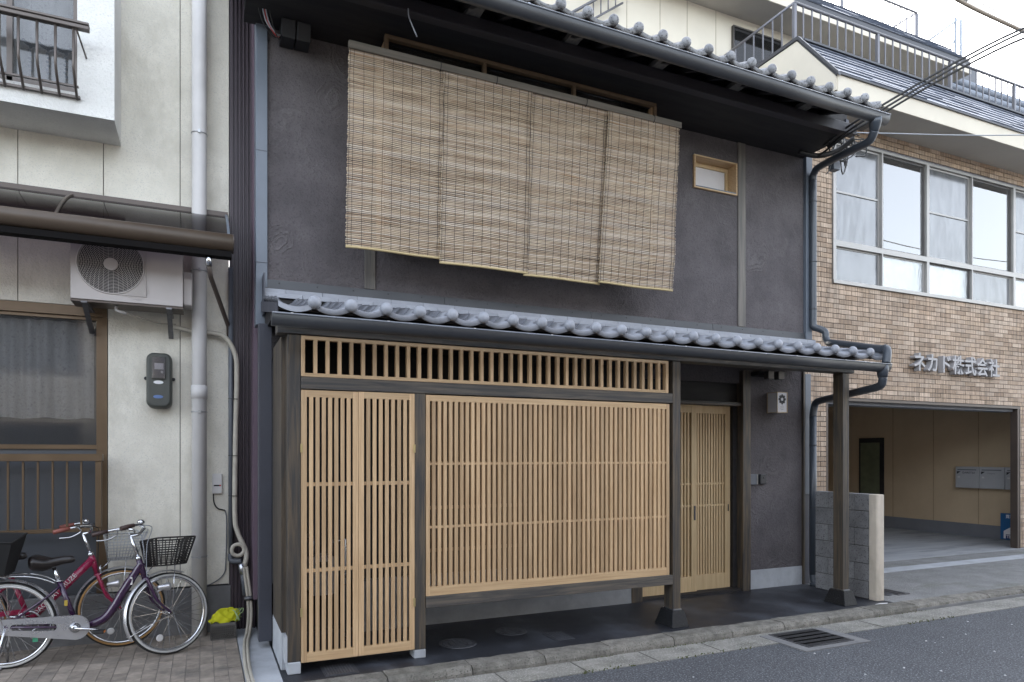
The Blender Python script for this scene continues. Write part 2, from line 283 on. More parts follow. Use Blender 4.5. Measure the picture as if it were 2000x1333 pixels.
# ------------------------------------------------------------------ mesh helpers
class MB:
    def __init__(s): s.v = []; s.f = []; s.sm = []
    def face(s, idx, sm=False): s.f.append(tuple(idx)); s.sm.append(sm)
    def box(s, x0, x1, y0, y1, z0, z1):
        o = len(s.v)
        s.v += [(x0, y0, z0), (x1, y0, z0), (x1, y1, z0), (x0, y1, z0), (x0, y0, z1), (x1, y0, z1), (x1, y1, z1), (x0, y1, z1)]
        for q in ((0, 3, 2, 1), (4, 5, 6, 7), (0, 1, 5, 4), (1, 2, 6, 5), (2, 3, 7, 6), (3, 0, 4, 7)): s.face([o+i for i in q])
        return s
    def hexa(s, b, t):      # bottom 4 points, top 4 points
        o = len(s.v); s.v += list(b)+list(t)
        for q in ((0, 3, 2, 1), (4, 5, 6, 7), (0, 1, 5, 4), (1, 2, 6, 5), (2, 3, 7, 6), (3, 0, 4, 7)): s.face([o+i for i in q])
        return s
    def tube(s, pts, r, n=8, closed=False, caps=True, sy=1.0):
        P = [Vector(p) for p in pts]; k = len(P); o = len(s.v)
        rs = r if isinstance(r, (list, tuple)) else [r]*k
        up = None
        for i in range(k):
            if closed: d = P[(i+1) % k]-P[i-1]
            else: d = P[min(i+1, k-1)]-P[max(i-1, 0)]
            d.normalize()
            if up is None:
                up = Vector((0, 0, 1)) if abs(d.z) < .9 else Vector((0, 1, 0))
            a = d.cross(up)
            if a.length < 1e-5: a = d.cross(Vector((1, 0, 0)))
            a.normalize(); b = a.cross(d).normalized(); up = b
            for j in range(n):
                t = 2*math.pi*(j+.5)/n
                s.v.append(tuple(P[i]+a*math.cos(t)*rs[i]*sy+b*math.sin(t)*rs[i]))
        m = k if closed else k-1
        for i in range(m):
            for j in range(n):
                i2 = (i+1) % k; j2 = (j+1) % n
                s.face((o+i*n+j, o+i*n+j2, o+i2*n+j2, o+i2*n+j), n > 4)
        if caps and not closed:
            s.face([o+j for j in range(n)][::-1]); s.face([o+(k-1)*n+j for j in range(n)])
        return s
    def ring(s, c, R_, r, axis='y', n=48, m=8, a0=0, a1=360):
        pts = []; full = a1-a0 >= 360
        for i in range(n if full else n+1):
            t = R(a0+(a1-a0)*i/n); u, q = math.cos(t)*R_, math.sin(t)*R_
            pts.append((c[0]+u, c[1], c[2]+q) if axis == 'y' else (c[0]+u, c[1]+q, c[2]) if axis == 'z' else (c[0], c[1]+u, c[2]+q))
        return s.tube(pts, r, m, closed=full)
    def lathe(s, c, axis, prof, n=16, cap=True):   # prof: (radius, offset along axis)
        ax = Vector(axis).normalized(); a = ax.orthogonal().normalized(); b = ax.cross(a); o = len(s.v); c = Vector(c)
        for (r, h) in prof:
            for j in range(n):
                t = 2*math.pi*j/n; s.v.append(tuple(c+ax*h+a*math.cos(t)*r+b*math.sin(t)*r))
        for i in range(len(prof)-1):
            for j in range(n):
                j2 = (j+1) % n; s.face((o+i*n+j, o+i*n+j2, o+(i+1)*n+j2, o+(i+1)*n+j), True)
        if cap:
            s.face([o+j for j in range(n)][::-1]); s.face([o+(len(prof)-1)*n+j for j in range(n)])
        return s
    def prism(s, poly, axis, a, b, sm=False):      # poly (u,v); axis x: (y,z); y: (x,z); z: (x,y)
        o = len(s.v); n = len(poly)
        for h in (a, b):
            for (u, q) in poly: s.v.append((h, u, q) if axis == 'x' else (u, h, q) if axis == 'y' else (u, q, h))
        for i in range(n): s.face((o+i, o+(i+1) % n, o+n+(i+1) % n, o+n+i), sm)
        s.face([o+i for i in range(n)][::-1]); s.face([o+n+i for i in range(n)])
        return s
    def grid(s, fn, nu, nv, sm=True):
        o = len(s.v)
        for i in range(nu+1):
            for j in range(nv+1): s.v.append(tuple(fn(i/nu, j/nv)))
        for i in range(nu):
            for j in range(nv):
                a = o+i*(nv+1)+j; s.face((a, a+1, a+nv+2, a+nv+1), sm)
        return s
    def xf(s, M): s.v = [tuple(M @ Vector(p)) for p in s.v]; return s
    def mesh(s, name, m):
        me = bpy.data.meshes.new(name); me.from_pydata(s.v, [], s.f); me.update()
        me.polygons.foreach_set('use_smooth', s.sm)
        import bmesh
        bm = bmesh.new(); bm.from_mesh(me); bmesh.ops.recalc_face_normals(bm, faces=bm.faces); bm.to_mesh(me); bm.free()
        if m: me.materials.append(m)
        return me

def tag(o, label=None, cat=None, group=None, kind=None):
    if label: o['label'] = label
    if cat: o['category'] = cat
    if group: o['group'] = group
    if kind: o['kind'] = kind
    return o
def link(name, data, parent=None, loc=None):
    o = bpy.data.objects.new(name, data); COL.objects.link(o)
    if parent: o.parent = parent
    if loc:
        o.location = loc
    return o
def obj(name, mb, m, parent=None, bevel=0, loc=None):
    o = link(name, mb.mesh(name, m), parent, loc)
    if bevel:
        md = o.modifiers.new('bevel', 'BEVEL'); md.width = bevel; md.segments = 1; md.limit_method = 'ANGLE'
    return o
def thing(name, label, cat, loc=(0, 0, 0), group=None):
    o = link(name, None, None, loc); o.empty_display_size = .1; tag(o, label, cat, group)
    return o
PEND = []
def under(root):
    """parts are modelled in world coordinates: cancel the parent's own place"""
    for c in root.children:
        c.matrix_parent_inverse = Matrix.Translation(-Vector(root.location))
def box(*a): return MB().box(*a)
def bezier(pts, k=6):
    """smooth path through points"""
    P = [Vector(p) for p in pts]; out = []
    for i in range(len(P)-1):
        p0, p1, p2, p3 = P[max(i-1, 0)], P[i], P[i+1], P[min(i+2, len(P)-1)]
        for j in range(k):
            t = j/k
            out.append(.5*((2*p1)+(p2-p0)*t+(2*p0-5*p1+4*p2-p3)*t*t+(3*p1-p0-3*p2+p3)*t**3))
    out.append(P[-1]); return [tuple(p) for p in out]
def text_mesh(body, size, m, M, extrude=.002, offset=0, align='LEFT'):
    c = bpy.data.curves.new('lettering', 'FONT'); c.body = body; c.size = size; c.extrude = extrude; c.offset = offset; c.align_x = align
    c.resolution_u = 4
    o = bpy.data.objects.new('lettering', c); COL.objects.link(o)
    dg = bpy.context.evaluated_depsgraph_get(); me = bpy.data.meshes.new_from_object(o.evaluated_get(dg))
    bpy.data.objects.remove(o); me.transform(M); me.materials.clear(); me.materials.append(m)
    return me
FRONT = Matrix.Rotation(R(90), 4, 'X')      # text lying in XZ, facing -Y

# ------------------------------------------------------------------ ground
def struct(name, mb, m): return tag(obj(name, mb, m), kind='structure')
RZ = -.062
struct('ground', box(-300, 300, -300, 300, -.5, -.09), ASPH)
struct('road', box(-60, 80, -40, 4.30, -.2, RZ), ASPH)
gs = struct('gutter_strip', box(-60, 80, 4.24, 4.56, -.18, RZ+.006), STRP)
for x in [-1.2+.62*i for i in range(12)]:
    if 4.3 < x < 5.1: continue
    obj('joint', box(x, x+.008, 4.24, 4.50, RZ+.0065, RZ+.0085), GRT, gs)
kerb = struct('kerb', box(-30, 60, 4.53, 4.75, -.19, -.03), CONG)
x = -2.4; ks = 0
while x < 13.0:
    L = .56+rnd.random()*.06; y0 = 4.495+.012*x*.5+rnd.uniform(-.006, .006); yb = 4.665+.012*x*.6; zt = .010+rnd.uniform(-.003, .004)
    mb = MB(); pr = [(y0, -.16), (y0, RZ+.030), (y0+.010, zt-.016), (y0+.030, zt), (yb, zt), (yb, -.16)]
    nseg = 6; o0 = 0
    rows = []
    for i in range(nseg+1):
        xx = x+.004+(L-.008)*i/nseg; rows.append([(xx, p[0]+(rnd.uniform(-.004, .004) if 0 < k < 4 else 0), p[1]+(rnd.uniform(-.003, .003) if 1 < k < 5 else 0)) for k, p in enumerate(pr)])
    for rw in rows: mb.v += rw
    n = len(pr)
    for i in range(nseg):
        for j in range(n): mb.face((i*n+j, i*n+(j+1) % n, (i+1)*n+(j+1) % n, (i+1)*n+j))
    mb.face(range(n)); mb.face([nseg*n+j for j in range(n)][::-1])
    obj('kerb_stone', mb, KERB, kerb); x += L
struct('porch_floor', MB().prism([(.49, 4.60), (6.42, 4.66), (6.42, 6.3), (.49, 6.3)], 'z', -.15, 0), PRCH)
struct('concrete_pad', MB().prism([(.262, 4.62), (.488, 4.62), (.488, 6.6), (.262, 6.6)], 'z', -.15, .002), CONC)
apron = struct('tiled_apron', box(-6, .258, 4.62, 6.5, -.15, -.003), mat('paving_joint', (.22, .205, .19), (.13, .12, .11), .9, 6))
pm = None
for i in range(20):
    for j in range(10):
        x0 = .255-(i+1)*.09; y0 = 4.70+j*.172
        if y0 > 6.3: continue
        if pm is None: pm = box(.002, .088, .002, .170, -.02, .0).mesh('paving_tile', PAVE)
        t = link('paving_tile', pm, apron, (x0, y0, rnd.uniform(-.0008, .0014))); t.rotation_euler = (rnd.uniform(-.004, .004), rnd.uniform(-.006, .006), 0)
rest = MB()
for i in range(20, 50):
    for j in range(10): rest.box(.255-(i+1)*.09+.002, .255-i*.09-.002, 4.702+j*.172, 4.87+j*.172, -.02, .0)
tag(obj('paving_tiles', rest, PAVE, apron), kind='stuff')
struct('forecourt', MB().prism([(6.425, 4.68), (60, 4.8), (60, 6.6), (6.425, 6.6)], 'z', -.15, -.002), CONCF)
struct('garage_floor', box(6.6, 13.2, 6.6, 12, -.15, .002), CONCL)
struct('threshold_strip', box(6.9, 30, 5.98, 6.20, -.1, .006), CONC)

# ------------------------------------------------------------------ townhouse
house = thing('townhouse', 'dark plastered two-storey townhouse with light wood lattices and grey tiled eaves', 'house', (3.4, 5.0, 0))
H = house
# plaster walls (around the small window)
mb = MB()
mb.box(.482, 4.80, 5.86, 6.0, 2.30, 5.05); mb.box(4.80, 5.372, 5.86, 6.0, 2.30, 4.375); mb.box(4.80, 5.372, 5.86, 6.0, 4.716, 5.05); mb.box(5.372, 6.40, 5.86, 6.0, 2.30, 5.05)
mb.box(5.545, 6.372, 5.86, 6.0, .212, 2.30)
obj('plaster_wall', mb, PLAS, H)
obj('foundation', box(5.545, 6.368, 5.85, 6.0, 0, .212), CONC, H)
obj('foundation', box(1.2, 3.97, 5.81, 6.0, 0, .44), mat('mid_concrete', (.30, .31, .32), (.22, .225, .235), .85, 4, bump=.003, bscale=70), H)
obj('body_wall', box(.5, 6.39, 8.2, 8.4, 0, 5.3), DARK, H)
obj('body_wall', box(6.30, 6.39, 6.0, 8.2, 0, 5.2), DARK, H)
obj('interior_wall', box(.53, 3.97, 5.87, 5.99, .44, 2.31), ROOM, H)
iw = obj('interior_window', box(1.75, 3.85, 5.845, 5.868, .62, 1.95), DARK, H)
obj('pane', box(1.80, 2.78, 5.838, 5.843, .67, 1.9), GDRK, iw); obj('pane', box(2.82, 3.80, 5.838, 5.843, .67, 1.9), GDRK, iw)
for z in (.64, 1.02, 1.42): obj('rail', box(1.75, 3.85, 5.82, 5.835, z, z+.03), WH, iw)
obj('interior_ceiling', box(.53, 3.97, 5.0, 5.86, 2.335, 2.36), BLK, H)
obj('body_floor', box(.5, 6.3, 6.0, 8.2, .0, .02), DARK, H)
# wall posts showing in the plaster
obj('wall_post', box(1.268, 1.360, 5.846, 5.859, 2.93, 5.0), DW, H, .002)
obj('wall_post', box(5.405, 5.512, 5.846, 5.859, 2.93, 4.97), DW, H, .002)
obj('wall_post', box(5.432, 5.543, 5.80, 5.99, 0, 2.44), DV, H, .003)
obj('wall_post', box(3.972, 4.10, 5.80, 5.99, 0, 2.44), DV, H, .003)
obj('door_head_panel', box(4.102, 5.430, 5.90, 5.98, 2.09, 2.46), BLK, H)
obj('door_lintel', box(4.102, 5.430, 5.83, 5.99, 2.048, 2.085), DH, H, .002)
obj('door_sill', box(4.102, 5.430, 5.82, 6.02, 0.001, .028), BLK, H)
obj('door_jamb', box(5.375, 5.430, 5.90, 6.0, .03, 2.047), BLK, H)
# corner flashings
obj('corner_flashing', box(.392, .480, 5.83, 5.99, 2.55, 5.05), FLSH, H, .003)
obj('corner_flashing', box(.397, .494, 5.60, 5.72, .06, 2.52), FLSD, H, .003)
obj('corner_flashing', box(6.404, 6.50, 5.82, 5.98, 2.52, 5.0), FLSH, H, .003)
obj('corner_flashing', box(6.40, 6.49, 5.83, 5.98, 1.05, 2.45), FLSH, H, .003)
obj('corner_base', box(6.40, 6.49, 5.85, 5.98, .0, 1.049), FLSD, H)
obj('corner_board', box(6.372, 6.398, 5.83, 5.98, 0, 2.50), DV, H)
for z in (3.05, 3.95): obj('flashing_joint', box(.390, .482, 5.827, 5.83, z, z+.004), FLSD, H)
# left side wall of the porch, with its concrete footing
obj('side_wall', box(.502, .545, 4.995, 5.6, .263, 2.33), DV, H)
obj('side_footing', box(.500, .548, 4.995, 5.62, 0, .262), CONC, H, .004)
obj('post_footing', box(.512, .529, 4.872, 4.994, .084, .262), CONC, H)
# corrugated side wall in the gap
pts = []; x = .2145; k = 0
while x < .40: pts += [(x, 6.345), (x+.011, 6.345), (x+.015, 6.325), (x+.026, 6.325)]; x += .030
mb = MB(); n = len(pts)
for (a, b) in pts: mb.v += [(a, b, 0), (a, b, 6.5)]
for i in range(n-1): mb.face((2*i, 2*i+2, 2*i+3, 2*i+1))
obj('corrugated_siding', mb, SID, H)
obj('siding_trim', box(.388, .43, 6.06, 6.32, .3, 6.5), SIDP, H)
for i in range(14): obj('rivet', MB().lathe((.386, 6.14+.02*math.sin(i*3), .6+i*.36), (-1, 0, 0), [(.004, 0), (.003, .003)], 6), FLSD, H)
obj('gap_end', box(.213, .45, 6.36, 6.40, 0, 6.5), DARK, H)
obj('side_wall_core', box(.431, .50, 6.0, 11.6, 0, 5.4), DARK, H)

# porch posts, beams
obj('porch_post', box(.530, .617, 4.87, 4.99, .085, 2.33), DV, H, .003)
obj('porch_post', box(1.425, 1.507, 4.87, 4.99, .068, 1.957), DV, H, .003)
obj('porch_post', box(3.762, 3.845, 4.87, 5.0, .14, 2.33), DV, H, .003)
obj('porch_post', box(5.862, 5.950, 4.87, 4.99, .14, 2.33), DV, H, .003)
obj('post_base', box(.530, .617, 4.865, 5.0, 0, .083), CONC, H, .006)
obj('post_base', box(1.422, 1.510, 4.872, 5.0, 0, .066), CONC, H, .006)
for x in (3.803, 5.906):
    mb = MB().hexa([(x-.10, 4.80, 0), (x+.085, 4.80, 0), (x+.085, 5.06, 0), (x-.10, 5.06, 0)], [(x-.062, 4.845, .14), (x+.058, 4.845, .14), (x+.058, 5.02, .14), (x-.062, 5.02, .14)])
    pb = obj('post_foot', mb, mat('black_granite', (.012, .0125, .014), (.008, .0085, .010), .5, 40, spec=.25, speck=(.05, .05, .055), speck_scale=150), H, .004)
    obj('shoe_plate', box(x-.045, x+.045, 4.862, 5.004, .1405, .15), ALU, pb)
obj('eave_beam', box(.462, 6.0, 4.85, 4.99, 2.331, 2.452), DH, H, .003)
obj('lintel_beam', box(.619, 3.757, 4.866, 4.985, 1.958, 2.043), DH, H, .003)
obj('sill_beam', box(1.510, 3.757, 4.864, 4.97, .368, .452), DH, H, .003)
# gate leaves
def slatmesh(w_, d_, h_, m): return box(0, w_, 0, d_, 0, h_).mesh('slat', m)
def leaf(x0, x1, z0, z1, yf, n, st, top, bot, rails, name, depth=.03, sw=.0266, m1=None, m2=None, slat_back=.0, rail_h=.026, lefthalf=1):
    m1 = m1 or WV; m2 = m2 or WH
    g = obj(name, box(x0, x0+st, yf, yf+depth, z0, z1), m1, H, .0015)
    obj('stile', box(x1-st, x1, yf, yf+depth, z0, z1), m1, g, .0015)
    obj('rail', box(x0+st, x1-st, yf+.002, yf+depth, z1-top, z1), m2, g)
    obj('rail', box(x0+st, x1-st, yf+.002, yf+depth, z0, z0+bot), m2, g)
    iw_ = x1-x0-2*st; p = (iw_)/(n+ (1-0)) if False else None
    gap = (iw_-n*sw)/(n+1); sm = slatmesh(sw, depth-.012, z1-top-z0-bot, m1)
    for i in range(n):
        link('slat', sm, g, (x0+st+gap+i*(sw+gap), yf+.003+slat_back, z0+bot))
    for z in rails: obj('cross_rail', box(x0+st, x1-st, yf+.008+slat_back, yf+depth-.014+slat_back, z-rail_h/2, z+rail_h/2), m2, g)
    return g
g1 = leaf(.619, 1.011, .073, 1.951, 4.868, 7, .038, .047, .066, (1.300, .703), 'gate_leaf')
g2 = leaf(1.013, 1.423, .073, 1.953, 4.868, 7, .038, .047, .066, (1.300, .703), 'gate_leaf')
for z in (1.55, .42):
    obj('hinge', box(.613, .628, 4.862, 4.868, z-.03, z+.03), BRSS, g1); obj('hinge', box(1.413, 1.428, 4.862, 4.868, z-.03, z+.03), BRSS, g2)
leaf(1.511, 3.722, .455, 1.949, 4.868, 48, .030, .045, .068, (1.437, .965), 'lattice_panel', .045, .0262, rail_h=.018)
leaf(.619, 3.712, 2.045, 2.326, 4.868, 36, .026, .026, .024, (), 'transom_lattice', .05, .0245)
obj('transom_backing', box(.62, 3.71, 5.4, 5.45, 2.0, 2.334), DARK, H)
# entrance sliding doors
def sdoor(x0, x1, yf, n, skip):
    return leaf(x0, x1, .03, 2.046, yf, n, .072, .085, .165, (1.190, .952), 'sliding_door', .035, .0215, WP, WP, .008, .022)
d1 = sdoor(4.108, 4.875, 5.90, 14, 0)
d2 = sdoor(4.80, 5.374, 5.94, 11, 0)
obj('door_backing', box(4.106, 5.37, 5.985, 5.995, .03, 2.047), WP, H)
obj('door_pull', box(4.835, 4.852, 5.893, 5.900, .80, .955), FLSD, d1)
obj('door_pull', box(5.338, 5.350, 5.934, 5.940, .88, .955), INK, d2)
# small upper window
ww = obj('small_window', box(4.806, 5.366, 5.985, 6.02, 4.38, 4.71), WPAP, H)
mb = MB(); mb.box(4.788, 4.806, 5.835, 6.05, 4.368, 4.722); mb.box(5.366, 5.382, 5.835, 6.05, 4.368, 4.722); mb.box(4.806, 5.366, 5.835, 6.05, 4.708, 4.722); mb.box(4.806, 5.366, 5.835, 6.05, 4.368, 4.382)
obj('frame', mb, WH, ww)
mb = MB(); mb.box(4.806, 4.83, 5.965, 5.984, 4.384, 4.706); mb.box(5.33, 5.365, 5.965, 5.984, 4.384, 4.706); mb.box(4.83, 5.33, 5.965, 5.984, 4.664, 4.706)
obj('sash', mb, WP, ww)
obj('sill', box(4.808, 5.364, 5.838, 5.95, 4.383, 4.396), FLSH, ww)

# projecting upper window box behind the blinds
wb = obj('window_bay', MB().box(1.37, 4.06, 5.56, 5.859, 3.30, 3.34).box(1.37, 1.40, 5.56, 5.859, 3.34, 4.93).box(4.03, 4.06, 5.56, 5.859, 3.34, 4.93), WV, H)
BAYW = mat('shaded_bay_wood', (.16, .11, .068), (.12, .08, .048), .6, 3, (.8, 22, 22), rand=.2)  # window wood darkened in colour to carry the shade under the soffit
obj('frame', box(1.366, 4.071, 5.53, 5.575, 4.93, 4.962), BAYW, wb)
for x in (1.366, 2.236, 3.134, 4.045): obj('mullion', box(x, x+.030, 5.53, 5.57, 3.32, 4.929), BAYW, wb)
obj('pane', box(1.40, 4.04, 5.60, 5.605, 3.34, 4.929), GDRK, wb)
obj('back', box(1.40, 4.03, 5.84, 5.857, 3.34, 4.93), DARK, wb)

# ------------------------------------------------------------------ tiled roofs
PITCH = .2403
def prof(u):     # u 0..1 across one tile: roll at both edges, hollow pan between
    d = min(u, 1-u)
    return .008-.040*math.sin(math.pi*u)**.85+.020*math.exp(-(d/.10)**2)
def tile_mesh(slope, length, eave, m, name):
    mb = MB(); n = 18; th = .016
    def pt(i, j, low):
        u = i/n; yy = length*j; zz = prof(u)+slope*yy-(th if low else 0)
        return ((u)*PITCH, yy, zz)
    for low in (0, 1):
        o = len(mb.v)
        for i in range(n+1):
            for j in (0, 1): mb.v.append(pt(i, j, low))
        for i in range(n): mb.face((o+2*i, o+2*i+2, o+2*i+3, o+2*i+1), True)
    o2 = 2*(n+1)
    for i in range(n):
        for j in (0, 1): mb.face((2*i+j, 2*i+2+j, o2+2*i+2+j, o2+2*i+j))
    for i in (0, n): mb.face((2*i, 2*i+1, o2+2*i+1, o2+2*i))
    if eave:     # hanging curved lip, then the round end cap
        o = len(mb.v); lip = .031
        for i in range(n+1):
            u = i/n; z = .004-.036*math.sin(math.pi*u)**.85; k = .9
            mb.v += [(u*PITCH, -.006, z+.001), (u*PITCH, -.006, z-lip*k-.008), (u*PITCH, .010, z-lip*k-.008), (u*PITCH, .010, z-th)]
        for i in range(n):
            for q in range(3): mb.face((o+4*i+q, o+4*i+4+q, o+4*i+5+q, o+4*i+1+q), q != 1)
        mb.lathe((0, .03, .004), (0, -1, 0), [(.030, -.08), (.031, .020), (.033, .022), (.0425, .024), (.044, .030), (.0435, .042), (.040, .053), (.031, .064), (.018, .071), (.004, .074)], 20)
    return mb.mesh(name, m)
def tiled(roof, x_first, ncol, y0, z0, slope, rows, m_eave, m_body, rowlen=.262):
    em = tile_mesh(slope*.92, rowlen+.03, True, m_eave, 'eave_tile'); bmh = tile_mesh(slope*.92, rowlen+.03, False, m_body, 'roof_tile')
    for c in range(ncol):
        for r_ in range(rows):
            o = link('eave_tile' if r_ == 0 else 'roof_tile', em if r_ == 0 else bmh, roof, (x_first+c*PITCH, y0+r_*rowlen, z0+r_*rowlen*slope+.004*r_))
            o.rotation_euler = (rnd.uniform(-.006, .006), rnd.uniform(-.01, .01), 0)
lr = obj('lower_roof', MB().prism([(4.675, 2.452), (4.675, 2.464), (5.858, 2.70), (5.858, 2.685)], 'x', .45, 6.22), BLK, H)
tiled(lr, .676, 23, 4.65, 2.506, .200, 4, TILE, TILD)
em0 = tile_mesh(.18, .28, False, TILD, 'end_tile')
for r_ in range(4): link('roof_tile', em0, lr, (.676-PITCH, 4.65+r_*.262, 2.506+r_*.262*.20+.004*r_))
# lip under the first half tile at the left end
mb = MB()
for i in range(9):
    u = .05+.95*i/8; z = 2.510-.036*math.sin(math.pi*u)**.85; xx = .676-PITCH+u*PITCH
    mb.v += [(xx, 4.643, z), (xx, 4.643, z-.036)]
for i in range(8): mb.face((2*i, 2*i+2, 2*i+3, 2*i+1), True)
obj('end_lip', mb, TILE, lr)
obj('verge_board', MB().hexa([(.43, 4.67, 2.43), (.449, 4.67, 2.43), (.449, 5.86, 2.66), (.43, 5.86, 2.66)], [(.43, 4.67, 2.495), (.449, 4.67, 2.495), (.449, 5.86, 2.745), (.43, 5.86, 2.745)]), FLSD, lr)
obj('verge_plate', box(.438, .448, 5.66, 5.857, 2.62, 2.93), FLSD, lr)
# flat ridge courses against the wall and the metal flashing above
for row, (z, yy) in enumerate(((2.752, 5.695), (2.789, 5.715))):
    x = .45+(.0 if row else .09); first = True; k = 0
    x0 = .45
    while x0 < 6.42:
        L = .16 if (k == 0 and row) else .285; x1 = min(x0+L, 6.44)
        obj('ridge_tile', box(x0+.001, x1-.001, yy+rnd.uniform(-.002, .002), 5.857, z, z+.0355), TILE, lr, .002); x0 = x1; k += 1
for k in range(4):
    x0, x1 = .452+k*1.53, min(.452+(k+1)*1.53, 6.44)
    f = obj('wall_flashing', MB().prism([(5.845, 2.925), (5.857, 2.925), (5.857, 2.826), (5.730, 2.826), (5.730, 2.834), (5.838, 2.858)], 'x', x0+.002, x1-.002), METG, lr)
    for q in range(5): obj('screw', MB().lathe((x0+.12+q*.30, 5.845, 2.90), (0, -1, 0), [(.006, 0), (.006, .004), (.003, .006)], 8), INK, f)
obj('roof_base', MB().prism([(5.0, 2.5), (5.0, 2.530), (5.72, 2.680), (5.72, 2.750), (5.857, 2.750), (5.857, 2.5)], 'x', .46, 6.25), BLK, lr)

def gutter(parent, yc, zc, x0, x1, drop, r_=.052, name='gutter'):
    prf = [(yc-r_, zc+.012)]+[(yc+r_*math.cos(t), zc+r_*1.25*math.sin(t)-.0) for t in [math.pi+math.pi*i/12 for i in range(13)]]+[(yc+r_, zc+.012)]
    inner = [(yc+(p[0]-yc)*.93, zc+(p[1]-zc)*.95+.002) for p in prf][::-1]
    poly = prf+inner; mb = MB(); n = len(poly); seg = 4
    for i in range(seg+1):
        t = i/seg
        for (a, b) in poly: mb.v.append((x0+(x1-x0)*t, a, b-drop*t))
    for i in range(seg):
        for j in range(n): mb.face((i*n+j, i*n+(j+1) % n, (i+1)*n+(j+1) % n, (i+1)*n+j), True)
    h = len(prf)
    for e in (0, seg): mb.face([e*n+j for j in range(h)])
    g = obj(name, mb, METG, parent)
    obj('rim', MB().tube([(x0, yc-r_-.002, zc+.012), (x1, yc-r_-.002, zc+.012-drop)], .0055, 8), mat('gutter_lip_highlight', (.22, .235, .27), None, .25), g)  # lip coloured paler than the gutter to paint in its bright highlight
    x = x0+.12
    while x < x1:
        t = (x-x0)/(x1-x0); obj('gutter_clip', box(x-.008, x+.008, yc-r_-.008, yc+r_+.02, zc+.014-drop*t, zc+.018-drop*t), ALU, g); x += .62
    return g
gl = gutter(H, 4.575, 2.388, .40, 6.115, .012)

# upper roof
US = .42
ur = obj('upper_roof', MB().prism([(4.68, 4.93), (4.68, 4.955), (8.3, 4.955+3.62*US), (8.3, 4.93+3.62*US)], 'x', .25, 6.13), BLK, H)
tiled(ur, .12+PITCH*0, 25, 4.65, 4.985, US, 3, TILO, TILO, .235)
top = MB()
for c in range(25):
    for r_ in range(3, 14):
        o = len(top.v); X0 = .12+c*PITCH; Y0 = 4.65+r_*.235; Z0 = 4.985+r_*(.235*US+.004)
        for i in range(7):
            for j in (0, 1): top.v.append((X0+i/6*PITCH, Y0+j*.26, Z0+prof(i/6)+j*.26*US*.92))
        for i in range(6): top.face((o+2*i, o+2*i+2, o+2*i+3, o+2*i+1), True)
tag(obj('roof_tiles', top, TILO, ur), kind='stuff')
obj('roof_ridge', box(.1, 6.2, 8.0, 8.4, 6.4, 6.62), TILO, ur, .02)
obj('back_slope', MB().prism([(8.3, 6.45), (8.3, 6.48), (11.6, 5.2), (11.6, 5.17)], 'x', .25, 6.13), TILO, ur)
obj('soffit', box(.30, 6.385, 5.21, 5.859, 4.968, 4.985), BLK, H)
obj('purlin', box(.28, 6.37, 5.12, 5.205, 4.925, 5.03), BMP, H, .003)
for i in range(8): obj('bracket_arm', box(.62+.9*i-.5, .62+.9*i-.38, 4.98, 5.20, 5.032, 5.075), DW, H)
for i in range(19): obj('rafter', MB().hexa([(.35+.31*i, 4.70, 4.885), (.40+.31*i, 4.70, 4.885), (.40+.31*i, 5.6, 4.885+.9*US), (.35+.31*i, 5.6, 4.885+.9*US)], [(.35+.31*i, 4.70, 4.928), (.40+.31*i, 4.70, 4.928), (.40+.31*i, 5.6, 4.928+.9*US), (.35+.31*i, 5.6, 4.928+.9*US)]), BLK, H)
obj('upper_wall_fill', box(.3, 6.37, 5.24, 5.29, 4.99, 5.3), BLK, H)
obj('gable_end', MB().prism([(5.22, 4.97), (5.22, 5.13), (8.3, 6.42), (8.3, 4.97)], 'x', 6.33, 6.372), FLSD, H)
gu = gutter(H, 4.56, 4.800, .2, 6.07, .012, .056)
# downpipes
dp = MB(); rp = .040
dp.lathe((5.93, 4.56, 4.735), (.12, .14, -.25), [(.052, -.04), (.058, .0), (.05, .05), (.040, .11)], 14)
dp.tube(bezier([(5.95, 4.585, 4.66), (5.98, 4.66, 4.60), (6.05, 4.85, 4.62), (6.40, 5.60, 4.79), (6.465, 5.76, 4.78), (6.478, 5.79, 4.70)], 6), rp, 14)
dp.tube(bezier([(6.478, 5.79, 4.70), (6.478, 5.79, 3.3), (6.478, 5.79, 3.06), (6.485, 5.78, 2.995), (6.535, 5.74, 2.965), (6.565, 5.70, 2.93), (6.565, 5.69, 2.86)], 7), rp, 14)
dp.tube(bezier([(6.565, 5.69, 2.86), (6.56, 5.64, 2.795), (6.50, 5.50, 2.765), (6.20, 4.74, 2.575), (6.165, 4.63, 2.56), (6.130, 4.585, 2.51), (6.10, 4.575, 2.40)], 7), rp, 14)
obj('downpipe', dp, PIPG, H)
dp = MB(); dp.lathe((6.05, 4.575, 2.36), (.02, .01, -1), [(.056, -.03), (.055, .03), (.043, .10)], 14)
dp.tube(bezier([(6.055, 4.578, 2.28), (6.058, 4.58, 2.235), (6.08, 4.63, 2.185), (6.15, 4.85, 2.165), (6.39, 5.55, 2.13), (6.432, 5.70, 2.11), (6.445, 5.745, 2.05), (6.432, 5.75, 1.95)], 7), rp, 14)
dp.tube([(6.432, 5.75, 1.95), (6.432, 5.75, .10)], rp, 14); dp.tube(bezier([(6.432, 5.75, .12), (6.428, 5.735, .05), (6.42, 5.70, .0)], 5), rp, 14)
dp.lathe((6.42, 5.71, 0.0), (0, 0, 1), [(.06, 0), (.058, .03), (.04, .035)], 14)
dpo = obj('downpipe', dp, PIPG, H)
for z in (1.62, .9): obj('pipe_strap', MB().ring((6.432, 5.75, z), rp+.002, .004, 'z', 16, 6), METG, dpo)
